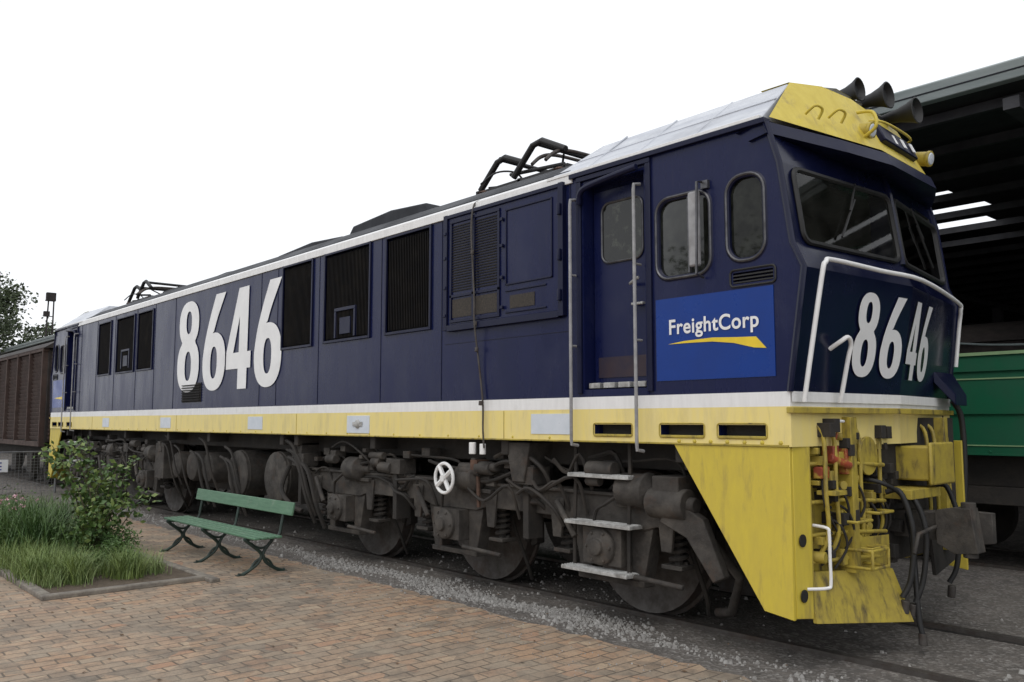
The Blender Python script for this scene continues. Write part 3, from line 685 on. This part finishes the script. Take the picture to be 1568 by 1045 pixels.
g.sweep([(cx_+r*math.cos(t*math.pi/12),.0,cz_+r*math.sin(t*math.pi/12)) for t in range(24)],.017,8,closed=True)
for t in range(2):
    a=t*math.pi/2+.6;g.sweep([(cx_-r*math.cos(a),.0,cz_-r*math.sin(a)),(cx_+r*math.cos(a),.0,cz_+r*math.sin(a))],.024,6)
g.cyl((cx_,-.03,cz_),(cx_,.14,cz_),.035,n=12);g.done()
g=G('rusty_bracket','rust',loco);g.box(-3.45,-3.35,.05,.2,1.18,1.3);g.sweep([(-3.4,.1,1.2),(-3.38,.1,.85)],.02,6);g.done()
# ---- pilots
g=G('pilot_side_plates','yel2',loco)
for m in (ident,mirx):
    P=[(m(-.97),1.499),(m(-.02),1.499),(m(-.02),.37),(m(-.24),.40),(m(-.92),1.42)]
    g.pxz(P,.002,.03);g.pxz(P,W-.03,W-.002)
g.done(.004)
g=G('pilot_outer_plates','yel2',loco)
for m in (ident,mirx):
    g.prism([(m(-.015),.031,1.72),(m(.01),.20,1.72),(m(.01),.20,.36),(m(-.015),.031,.38)],(m(-.03)-m(0),0,0))
g.done(.004)
g=G('pilot_front_plates','yel3',loco)
for m in (ident,mirx):
    for s in (0,1):
        Y=(lambda y:y) if s==0 else (lambda y:W-y)
        a,b=sorted((m(-.10),m(-.07)));g.box(a,b,min(Y(.2),Y(1.1)),max(Y(.2),Y(1.1)),.58,1.70)
        a,b=sorted((m(-.10),m(.01)))
        if s==0:
            g.box(a,b,.2,.215,.40,1.70)
            g.prism([(m(-.04),.205,.66),(m(.12),1.14,.60),(m(.26),1.14,.24),(m(.03),.205,.33)],(m(-.03)-m(0),0,0))
        yy=Y(-.02);xx=-.02 if s==0 else -.14
        g.prism([(m(xx),yy,1.765),(m(.12),CY,1.765),(m(.12),CY,1.725),(m(xx),yy,1.725)],(m(.05)-m(0),0,0))
        g.box(min(m(-.07),m(.10)),max(m(-.07),m(.10)),min(Y(.62),Y(.70)),max(Y(.62),Y(.70)),.62,1.70)
    g.box(min(m(-.02),m(.26)),max(m(-.02),m(.26)),CY-.26,CY+.26,1.10,1.17)
g.cyl((-.05,.92,1.42),(.06,.92,1.42),.12);g.cyl((.06,.92,1.42),(.08,.92,1.42),.14)
g.prism([(-.03,.75,.60),(.05,.75,.85),(.12,1.1,.85),(.12,1.1,.6)],(0,0,-.02))
g.done(.006)
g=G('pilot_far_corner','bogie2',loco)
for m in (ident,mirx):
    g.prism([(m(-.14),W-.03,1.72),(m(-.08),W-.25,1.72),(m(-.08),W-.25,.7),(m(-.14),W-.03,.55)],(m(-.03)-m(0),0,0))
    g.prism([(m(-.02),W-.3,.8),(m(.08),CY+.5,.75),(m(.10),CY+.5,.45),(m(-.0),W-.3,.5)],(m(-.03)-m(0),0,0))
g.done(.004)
g=G('draft_housing','yel3',loco)
for m in (ident,mirx):
    a,b=sorted((m(.0),m(.27)));g.box(a,b,CY+.05,CY+.42,1.22,1.48)
    a,b=sorted((m(.27),m(.30)));g.box(a,b,CY+.02,CY+.45,1.19,1.51)
g.done(.03)
g=G('pilot_interior','bogie2',loco)
for m in (ident,mirx):
    a,b=sorted((m(-.3),m(-.14)));g.box(a,b,.06,W-.06,.7,1.49)
g.done()
g=G('plate_holes','black',loco)
for z in (.88,.52):
    g.lathe((-.002,.10,z),(1,0,0),[(0,.042),(.007,.042)],16)
g.done()
g=G('coupler','bogie',loco)
CYc=CY+.06
for m in (ident,mirx):
    a,b=sorted((m(-.1),m(.42)));g.box(a,b,CYc-.09,CYc+.09,.80,1.00)
    g.prism([(m(.34),CYc-.13,1.02),(m(.48),CYc-.16,1.05),(m(.60),CYc-.17,1.05),(m(.64),CYc-.17,.74),(m(.48),CYc-.16,.72),(m(.34),CYc-.12,.78)],(0,.15,0))
    g.prism([(m(.36),CYc-.03,1.00),(m(.50),CYc-.03,1.02),(m(.50),CYc-.03,.76),(m(.36),CYc-.03,.78)],(0,.18,0))
    g.cyl((m(.57),CYc-.11,.70),(m(.57),CYc-.11,1.09),.05,n=14)
    g.prism([(m(.46),CYc+.10,1.01),(m(.64),CYc+.13,1.0),(m(.64),CYc+.13,.78),(m(.46),CYc+.10,.76)],(0,.07,0))
    g.sweep([(m(.34),CYc-.12,.90),(m(.34),CYc-.42,.87),(m(.34),CYc-.50,.74)],.015,8)
g.done(.015)
g=G('headstock_pipes','yel3',loco)
rnd=random.Random(3)
for y in (.30,.44,.80,1.10,1.95,2.1,2.35):
    g.sweep(bez([(-.05,y,1.66),(.05,y+.02,1.58),(.07,y,1.2),(.06,y+.03,.9),(-.02,y,.72)],5),.016,8)
for z in (1.38,1.12,.90,.72): g.sweep([(-.02,.22,z),(.04,.6,z),(.10,1.1,z-.03)],.015,8)
for y,z in ((.82,.78),(.95,1.02),(.62,.98)):
    g.sweep([(-.05,y-.1,z),(.17,y-.1,z),(.17,y+.12,z),(-.05,y+.12,z)],.012,8)
for i in range(30):
    y=rnd.uniform(.25,1.15);z=rnd.uniform(.65,1.6);s=rnd.uniform(.025,.07);g.box(-.08,.0+s,y,y+s,z,z+s*1.2)
for i in range(16):
    y=rnd.uniform(.25,1.15);z=rnd.uniform(.7,1.6);g.cyl((-.06,y,z),(.06,y+rnd.uniform(-.05,.05),z),rnd.uniform(.018,.04),n=12)
g.cyl((-.03,.80,1.45),(-.03,.80,1.70),.08)
g.done(.005)
g=G('pilot_ladder_irons','yel3',loco)
for z in (.66,.78): g.sweep([(.0,.62,z),(.22,.62,z),(.22,.86,z),(.0,.86,z)],.012,8)
g.sweep([(.22,.62,.66),(.22,.62,.78)],.012,8);g.sweep([(.22,.86,.66),(.22,.86,.78)],.012,8)
g.box(.0,.14,.30,.46,1.17,1.20);g.done(.003)
g=G('headstock_dark_fittings','bogie2',loco)
for i in range(34):
    y=rnd.uniform(.3,1.4);z=rnd.uniform(.62,1.62);s=rnd.uniform(.03,.08);g.box(-.08,.04+s,y,y+s,z,z+s*1.3)
g.sweep(bez([(.02,.35,1.35),(.06,.3,1.1),(.05,.5,.85),(.02,.3,.7)],6),.009,6)
for k in range(12): g.lathe((.03,.42,1.15-k*.035),(0,1,0) if k%2 else (1,0,0),[(0,.010),(.006,.014),(.012,.010)],6)
for i in range(8):
    y=rnd.uniform(.35,1.3);z=rnd.uniform(.9,1.5);g.sweep(bez([(.0,y,z),(.08,y+.04,z-.05),(.09,y+.1,z-.2),(.02,y+.05,z-.35)],5),.010,6)
g.box(-.06,.02,1.15,W-.3,.62,1.70)
g.done(.005)
g=G('brake_hoses','black',loco)
for y,x,d in ((1.12,.10,.05),(1.24,.14,.0),(1.95,.10,.05)):
    g.sweep(bez([(x,y,1.10+d),(x+.10,y+.02,1.10+d),(x+.17,y+.04,.88),(x+.15,y+.02,.55),(x+.10,y-.02,.36+d)],7),.020,10)
g.sweep(bez([(-.08,W-.02,1.85),(-.04,W+.05,1.7),(-.03,W+.05,1.3),(-.05,W+.03,.9),(-.1,W-.08,.6)],7),.026,10)
g.sweep(bez([(.10,1.45,1.0),(.2,1.3,.8),(.24,1.24,.5),(.26,1.22,.25),(.28,1.22,.14)],7),.020,10)
g.sweep(bez([(.0,.95,1.25),(.14,1.0,1.22),(.2,1.2,1.1),(.2,1.3,.85)],7),.016,10)
g.done()
g=G('hose_couplings','steel',loco)
for y,z in ((1.10,.34),(1.22,.30),(1.93,.34)): g.cyl((.21,y,z-.04),(.22,y,z+.05),.03,n=12)
g.cyl((.28,1.22,.07),(.28,1.22,.15),.03,n=12)
g.done(.004)
g=G('brake_cocks','red',loco)
g.box(-.02,.07,.42,.50,1.38,1.50);g.cyl((.05,.40,1.42),(.08,.62,1.36),.030,n=12);g.sweep([(.05,.46,1.50),(.08,.47,1.60)],.010,6);g.box(.02,.08,.58,.66,1.30,1.48);g.box(-.02,.05,.30,.40,1.28,1.36)
g.done(.012)
g=G('pilot_grab_rails','white',loco)
g.sweep(bez([(.0,.24,.97),(.10,.24,.96),(.115,.24,.92),(.115,.24,.75),(.115,.24,.60),(.10,.22,.57),(.0,.14,.56)],4),.011,8)
g.sweep([(-.05,.42,1.69),(.08,.42,1.67),(.08,.56,1.67),(-.05,.56,1.69)],.009,8)
g.done()
g=G('nose_flap','bluetrim',loco);g.prism([(-.02,2.35,2.1),(.10,2.5,1.9),(.06,2.85,1.9),(-.07,2.90,2.1)],(0,0,-.1));g.done(.01)
# ================================================================= TRACKS
def track(name,yc,x0=-90,x1=40):
    t=empty(name)
    g=G('rails','steel',t);k=G('flangeways','bogie2',t)
    for y in (yc-.7175,yc+.7175):
        g.box(x0,x1,y-.07,y,0,.035)
    for y in (yc-.7175,yc+.7175-.12): k.face([(x0,y,.004),(x1,y,.004),(x1,y+.05,.004),(x0,y+.05,.004)])
    g.done();k.done()
track('railway_track',CY);track('railway_track',6.35)
# ================================================================= GROUND
g=G('ground','asphalt');g.face([(-400,-300,0),(300,-300,0),(300,400,0),(-400,400,0)]);g.done(smooth=False)
g=G('brick_paving','brick')
rnd=random.Random(5);edge=[];x=-13.5
while x<12:
    edge.append((x,-.22+rnd.uniform(-.045,.03)-max(0,x+.3)*.12,.008));x+=.118
g.face([(-13.5,-30,.008),(12,-30,.008)]+edge[::-1]);g.done(smooth=False)
g=G('gravel','stone')
rnd=random.Random(11)
def stone(x,y,s,z=0):
    a=rnd.uniform(0,6.28);b=g.bm
    n=5
    base=[b.verts.new((x+s*rnd.uniform(.7,1.1)*math.cos(a+i*2*math.pi/n),y+s*rnd.uniform(.7,1.1)*math.sin(a+i*2*math.pi/n),z)) for i in range(n)]
    topv=[b.verts.new((v.co.x*.55+x*.45,v.co.y*.55+y*.45,z+s*rnd.uniform(.6,1.0))) for v in base]
    for i in range(n): b.faces.new([base[i],base[(i+1)%n],topv[(i+1)%n],topv[i]])
    b.faces.new(topv)
for i in range(7000):
    q=rnd.random()
    if q<.45: x=rnd.gauss(-4.4,1.3)
    elif q<.65: x=rnd.gauss(-2.4,.5)
    else: x=rnd.uniform(-18,1.5)
    y=rnd.gauss(.14+.06*math.sin(x*2.3),.10+.05*math.sin(x*3.1+1)) if rnd.random()<.82 else rnd.uniform(-.35,2.9)
    stone(x,y,rnd.uniform(.005,.014)+ (rnd.random()**6)*.02)
for i in range(600): stone(rnd.uniform(-9,3),rnd.uniform(-1.1,-.2),rnd.uniform(.003,.009),.008)
g.done(smooth=False)
g=G('fallen_leaves','leaflitter')
for i in range(260):
    x=rnd.uniform(-10,2.2);y=rnd.uniform(-3.5,.6);a=rnd.uniform(0,6.28);s=rnd.uniform(.010,.026);z=.014
    g.face([(x+s*math.cos(a),y+s*math.sin(a),z),(x+s*.5*math.cos(a+1.6),y+s*.5*math.sin(a+1.6),z+.006),(x-s*math.cos(a),y-s*math.sin(a),z+.003),(x+s*.5*math.cos(a-1.6),y+s*.5*math.sin(a-1.6),z)])
g.done(smooth=False)
# ================================================================= BENCH
b=empty('park_bench')
g=G('seat_slats','bench',b)
for y in (-1.07,-.985,-.90,-.815): g.box(-8.42,-5.72,y,y+.065,.40,.425)
g.done(.006)
g=G('backrest','bench',b);g.obox(Vector((-7.08,-.625,.70)),2.72,.028,.145,Matrix.Rotation(math.radians(-10),4,'X'));g.done(.008)
for i,x in enumerate((-5.95,-7.12,-8.26)):
    g=G('leg_%d'%(i+1),'iron',b)
    def S(p,r=.017): g.sweep([(x,q[0],q[1]) for q in [tuple(v)[:2] for v in bez([(a,c,0) for a,c in p],6)]],r,8)
    S([(-1.08,.39),(-1.02,.34),(-.92,.26),(-.88,.20),(-.92,.12),(-1.02,.05),(-1.10,.015),(-1.14,.02)],.019)
    S([(-.74,.39),(-.78,.33),(-.84,.26),(-.86,.20),(-.82,.12),(-.72,.05),(-.64,.015),(-.60,.02)],.019)
    S([(-1.0,.07),(-.95,.14),(-.87,.17),(-.79,.14),(-.74,.07)],.013)
    S([(-1.0,.34),(-.95,.30),(-.87,.28),(-.8,.31),(-.76,.35)],.013)
    S([(-1.09,.388),(-.9,.385),(-.73,.385),(-.67,.42),(-.645,.55),(-.605,.76)],.017)
    g.box(x-.03,x+.03,-1.16,-1.08,0,.015);g.box(x-.03,x+.03,-.66,-.58,0,.015)
    g.done()
# ================================================================= GARDEN
gd=empty('garden_bed')
g=G('kerb','concrete',gd)
g.box(-14,-6.02,-3.05,-2.95,0,.06);g.box(-6.02,-5.92,-3.05,-1.42,0,.055);g.box(-14,-5.75,-1.52,-1.42,0,.05)
g.done(.015)
g=G('soil','soil',gd);g.box(-14,-6.03,-2.94,-1.53,0,.035);g.done()
def leafquad(bm,p,s,d=None,w=.5):
    d=Vector((random.gauss(0,1),random.gauss(0,1),random.gauss(0,.7))) if d is None else d
    d.normalize();u=d.cross(Vector((random.gauss(0,1),random.gauss(0,1),random.gauss(0,1)))).normalized()
    p=Vector(p);a=bm.verts.new(p);b_=bm.verts.new(p+d*s*.5+u*s*w*.5);c=bm.verts.new(p+d*s);e=bm.verts.new(p+d*s*.5-u*s*w*.5);bm.faces.new([a,b_,c,e])
def blades(name,mat,n,reg,h0,h1,w,parent=None):
    g=G(name,mat,parent);bm=g.bm
    for i in range(n):
        x,y=reg();h=random.uniform(h0,h1);a=random.uniform(0,6.28);l=random.uniform(.2,.9)*h;dx,dy=math.cos(a),math.sin(a);px_,py_=-dy*w,dx*w
        prev=None
        for k in range(4):
            t=k/3;q=Vector((x+dx*l*t*t,y+dy*l*t*t,.02+h*(t-.35*t*t*(l/h))));ww=1-t*.95
            v=(bm.verts.new(q+Vector((px_*ww,py_*ww,0))),bm.verts.new(q-Vector((px_*ww,py_*ww,0))))
            if prev: bm.faces.new([prev[0],prev[1],v[1],v[0]])
            prev=v
    return g.done()
def clumpreg(cs):
    def f():
        c=random.choice(cs);return (min(-5.98,random.gauss(c[0],c[2])),min(-1.5,max(-3.08,random.gauss(c[1],c[2]*.6))))
    return f
tufts=[(random.uniform(-8.4,-6.25),random.uniform(-2.95,-1.7),random.uniform(.05,.14)) for _ in range(46)]
blades('grass_border','grass',5600,clumpreg(tufts),.06,.32,.004)
blades('grass_clump','leafy',2600,clumpreg([(-7.5,-2.7,.2),(-7.0,-2.85,.15),(-8.1,-2.8,.25),(-6.7,-2.6,.12),(-6.6,-2.1,.12)]),.14,.42,.006)
blades('strap_leaf_plant','leaf',2800,clumpreg([(-9.2,-2.6,.3),(-10.0,-2.4,.35),(-9.6,-2.0,.3),(-8.6,-2.5,.25)]),.36,.82,.011)
blades('grass_verge','grass',3000,lambda:(random.uniform(-18.5,-13.6),random.uniform(-6,-.4)),.04,.14,.006)
g=G('low_shrub','leaf')
for i in range(9000):
    c=random.choice([(-8.9,-2.6,.28,.45),(-9.8,-2.7,.34,.5),(-8.2,-2.2,.22,.4),(-10.8,-2.5,.34,.6),(-7.5,-1.9,.15,.3),(-7.9,-1.8,.25,.28),(-7.2,-2.3,.1,.25)])
    a=Vector((random.gauss(0,1),random.gauss(0,1),random.gauss(0,1))).normalized()*c[3]*random.random()**.4*(1+.35*math.sin(i*.7))
    p=Vector((c[0]+a.x,c[1]+a.y*.8,max(.03,c[2]+a.z*.6)))
    leafquad(g.bm,p,random.uniform(.025,.065),w=.35)
g.done(smooth=False)
g=G('pink_flowers','pink')
for i in range(70):
    x=random.gauss(-9.9,.35);y=random.gauss(-2.75,.2);z=random.uniform(.48,.7)
    for k in range(5): leafquad(g.bm,(x,y,z),.03,w=.8)
g.done(smooth=False)
rb=empty('rose_bush');g=G('stems','stem',rb);gl=G('foliage','leaf',rb);gy=G('young_foliage','leafy',rb)
for i in range(24):
    a=random.uniform(0,6.28);l=random.uniform(.1,.50);h=random.uniform(.45,1.42);bx_,by_=-8.2+random.gauss(0,.1),-1.95+random.gauss(0,.08)
    P=bez([(bx_,by_,.02),(bx_+math.cos(a)*l*.3,by_+math.sin(a)*l*.3,h*.4),(bx_+math.cos(a)*l*.7,by_+math.sin(a)*l*.7,h*.75),(bx_+math.cos(a)*l*1.2,by_+math.sin(a)*l*1.2,h)],6)
    g.sweep(P,[.010*(1-.7*k/len(P)) for k in range(len(P))],6)
    for q in P[6:]:
        for k in range(6):
            o=Vector((random.gauss(0,.065),random.gauss(0,.065),random.gauss(0,.04)))
            leafquad((gy if random.random()<.45 else gl).bm,q+o,random.uniform(.045,.10),w=.6)
g.done();gl.done(smooth=False);gy.done(smooth=False)
# ================================================================= FREIGHT WAGON
wg=empty('freight_wagon')
g=G('body','wagond',wg);g.box(-33.5,-20.3,.22,2.73,1.15,3.45);g.done(.02)
g=G('louvre_slats','wagon',wg)
for s in range(10):
    xa=-33.4+s*1.31
    for i in range(22): g.obox(Vector((xa+.6,.19,1.25+i*.1)),1.14,.02,.095,Matrix.Rotation(math.radians(25),4,'X'))
g.done()
g=G('frame_posts','wagon',wg)
for s in range(11): g.box(-33.5+s*1.31,-33.42+s*1.31,.10,.24,1.12,3.46)
g.box(-33.5,-20.3,.11,.25,3.4,3.5);g.box(-33.5,-20.3,.10,.25,1.05,1.17)
for i in range(22): g.box(-20.31,-20.27,.3,2.6,1.22+i*.1,1.29+i*.1)
g.done(.008)
g=G('roof','wagond',wg);g.pyz([(.1,3.48),(.4,3.68),(CY,3.85),(W-.4,3.68),(W-.1,3.48)],-33.6,-20.2);g.done()
g=G('underframe','bogie2',wg);g.box(-33,-20.6,.5,2.4,.75,1.06)
for x in (-22,-23.8,-30.2,-32):
    for y in (.72,2.1): g.lathe((x,y,.49),(0,1,0),[(0,.2),(.01,.45),(.13,.46)],28)
    g.box(x-.25,x+.25,.3,.45,.35,.85)
g.box(-20.6,-19.2,CY-.1,CY+.1,.8,1.0)
g.done(.01)
# ================================================================= GREEN CARRIAGE
gc=empty('green_railway_carriage')
g=G('body','green',gc);g.box(-14,7,4.95,7.75,1.30,2.42);g.done(.02)
g=G('upper_tank','wagond',gc);g.pyz([(5.3,2.42),(5.5,2.75),(6.35,2.95),(7.2,2.75),(7.4,2.42)],-14,-3.2);g.done(.02)
g=G('lining','greenl',gc);g.box(-14,7,4.94,4.95,2.13,2.145);g.box(-14,7,4.94,4.95,1.40,1.412);g.box(-14,7,4.93,4.96,2.395,2.43);g.done()
g=G('beading','green',gc)
for z in (2.22,1.30,1.75): g.box(-14,7,4.925,4.95,z,z+.02)
for i in range(40): g.lathe((-14+i*.5,4.95,1.34),(0,-1,0),[(0,.015),(.01,.01)],6)
g.done()
g=G('underframe','bogie2',gc);g.box(-14,7,5.2,7.5,.95,1.29)
for x in (-12,-10,-3.5,-1.4,.7,2.8,5):
    for y in (5.6,6.95): g.lathe((x,y,.5),(0,1,0),[(0,.15),(.01,.46),(.13,.47)],28)
    g.box(x-.3,x+.3,5.2,5.4,.35,.8)
g.box(-5,6.5,5.15,5.3,.75,.95);g.done(.01)
# ================================================================= SHED
sh=empty('train_shed')
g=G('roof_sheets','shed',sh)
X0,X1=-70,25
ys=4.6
slots=[(6.1,6.5,1.6,4.8),(7.1,7.5,1.6,5.4)]+[(7.66,8.45,-3.6,-2.5),(8.91,9.7,-3.6,-2.3),(10.16,11.05,-4.0,-2.2),(11.41,12.2,-4.2,-2.6)]  # first two: roof gaps out of view, added to streak the windscreen reflection
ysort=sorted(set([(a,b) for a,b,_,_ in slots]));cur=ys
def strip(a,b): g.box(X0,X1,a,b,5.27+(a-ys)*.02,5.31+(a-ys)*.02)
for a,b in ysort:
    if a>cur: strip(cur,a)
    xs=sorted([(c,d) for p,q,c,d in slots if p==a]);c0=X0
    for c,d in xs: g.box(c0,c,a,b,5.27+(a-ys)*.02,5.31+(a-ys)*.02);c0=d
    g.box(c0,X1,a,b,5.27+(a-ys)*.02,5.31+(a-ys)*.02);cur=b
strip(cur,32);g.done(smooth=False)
g=G('gutter_fascia','gutter',sh)
g.prism([(X0,4.48,5.25),(X0,4.42,5.43),(X0,4.46,5.45),(X0,4.6,5.45),(X0,4.6,5.25)],(X1-X0,0,0));g.box(X0,X1,4.60,4.9,5.315,5.42);g.done(.01)
g=G('gutter_bead','roofdark',sh);g.sweep([(X0,4.455,5.34),(X1,4.455,5.34)],.012,6);g.done()
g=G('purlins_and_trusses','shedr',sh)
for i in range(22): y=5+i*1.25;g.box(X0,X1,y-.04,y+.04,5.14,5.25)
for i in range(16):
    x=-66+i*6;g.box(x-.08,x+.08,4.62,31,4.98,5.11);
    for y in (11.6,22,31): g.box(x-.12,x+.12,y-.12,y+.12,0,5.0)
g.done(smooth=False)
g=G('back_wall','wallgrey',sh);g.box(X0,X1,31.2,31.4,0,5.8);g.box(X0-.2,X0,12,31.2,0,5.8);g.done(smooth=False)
st=G('stored_carriage','wagond');st.box(-20,14,12.6,15.2,.9,3.2);st.pyz([(12.5,3.2),(13,3.5),(13.9,3.7),(14.8,3.5),(15.3,3.2)],-20,14);st.done(.02)
g=G('overhead_cable','gutter');g.sweep(bez([(-3,8.0,3.0),(-1.4,7.9,2.75),(0,7.9,2.8),(2,7.8,3.3)],8),.015,6);g.done()
# ================================================================= FENCE, SIGN, POLE, TREE
fn_=empty('wire_fence');g=G('posts_and_mesh','fence',fn_)
for i in range(8): g.cyl((-19.2,.25-i*1.2,0),(-19.2,.25-i*1.2,1.0),.025,n=8)
g.sweep([(-19.2,.25,.97),(-19.2,-8.2,.97)],.015,6)
for i in range(110):
    y=.25-i*.077;g.box(-19.203,-19.197,y-.003,y+.003,.05,.97)
for i in range(14): g.box(-19.203,-19.197,-8.2,.25,.06+i*.068,.066+i*.068)
g.done()
sg=empty('notice_sign');g=G('panel','signw',sg);g.box(-19.17,-19.15,-1.75,-.75,.52,.80);g.done(.004)
g=G('text_lines','fcblue',sg)
for z in (.72,.64,.57): g.box(-19.149,-19.146,-1.65,-.88,z,z+.025)
g.done()
pole=empty('signal_post');g=G('mast','wagond',pole)
px0,py0=-41.4,5.0
for s in (-.16,.16): g.cyl((px0,py0+s*1.3,0),(px0,py0+s*.7+.1,7.6),.05,.035,n=8)
for i in range(10): g.box(px0-.02,px0+.02,py0-.17,py0+.2,.6+i*.75,.64+i*.75)
g.box(px0-.12,px0+.12,py0-.12,py0+.28,7.35,7.75);g.box(px0-.1,px0+.1,py0-.2,py0+.05,6.6,6.85);g.done(.01)
def tree(loc,h,r,nclump,nleaf,seed):
    rnd=random.Random(seed);t=empty('tree');x,y=loc
    g=G('trunk_and_limbs','bark',t);g.sweep(bez([(x,y,0),(x+.1,y,h*.25),(x-.1,y+.1,h*.5),(x,y,h*.8)],5),[.28*(1-.8*k/15) for k in range(16)],10)
    cl=[]
    for i in range(nclump):
        a=rnd.uniform(0,6.28);q=rnd.random()**.6*r;z=h*rnd.uniform(.32,.97);k=math.sin(math.pi*min(1,max(.12,(z/h-.2)/.85)))
        c=Vector((x+math.cos(a)*q*k,y+math.sin(a)*q*k,z));cl.append(c)
        if i%3==0: g.sweep([(x,y,z*.6),tuple((c+Vector((x,y,z*.7)))/2),tuple(c)],[.08,.05,.015],6)
    g.done();gl=G('crown','leafd',t)
    for c in cl:
        s=rnd.uniform(.45,1.0)*r*.3
        for i in range(nleaf):
            d=Vector((rnd.gauss(0,1),rnd.gauss(0,1),rnd.gauss(0,.75)))*s*.55;leafquad(gl.bm,c+d,rnd.uniform(.12,.26),w=.6)
    gl.done(smooth=False)
tree((-49.0,3.6),9.6,2.9,60,170,3);tree((-54,8.0),7.6,2.6,40,120,4)
tree((-15,-24),9,4.5,50,90,5);tree((-3,-28),10,5,50,90,6);tree((8,-26),9,4.5,50,90,8);tree((-28,-26),10,5,50,90,9)
# ================================================================= WORLD, SUN, CAMERA
w=bpy.data.worlds.new('World');scn.world=w;w.use_nodes=True;N=w.node_tree.nodes;L=w.node_tree.links
sk=N.new('ShaderNodeTexSky');sk.sky_type='NISHITA';sk.sun_disc=False
sk.air_density=1;sk.dust_density=4
mx=N.new('ShaderNodeMix');mx.data_type='RGBA';mx.inputs[0].default_value=.93;mx.inputs[7].default_value=(9.9,10.1,10.4,1);L.new(sk.outputs[0],mx.inputs[6])
bg=N['Background'];L.new(mx.outputs[2],bg.inputs[0]);bg.inputs[1].default_value=.115
sd=bpy.data.lights.new('sun','SUN');sd.energy=.75;sd.angle=math.radians(30);sd.color=(1,.97,.92)
so=bpy.data.objects.new('sun',sd);COL.objects.link(so)
dirv=Vector((.35,-.75,1.0)).normalized();so.rotation_euler=dirv.to_track_quat('Z','Y').to_euler()
sk.sun_elevation=math.asin(dirv.z);sk.sun_rotation=math.atan2(dirv.x,dirv.y)
cam=bpy.data.cameras.new('camera');cam.lens=29.85;cam.sensor_width=36;cam.clip_end=2000;cam.clip_start=.05
co=bpy.data.objects.new('camera',cam);COL.objects.link(co);co.location=(3.0,-5.16,1.67)
ph,th=.0943,.7280
F=Vector((-math.cos(th)*math.cos(ph),math.sin(th)*math.cos(ph),math.sin(ph)));R=F.cross(Vector((0,0,1))).normalized();U=R.cross(F)
co.rotation_euler=Matrix((R,U,-F)).transposed().to_euler()
scn.camera=co
scn.view_settings.view_transform='Standard';scn.view_settings.look='None';scn.view_settings.exposure=0
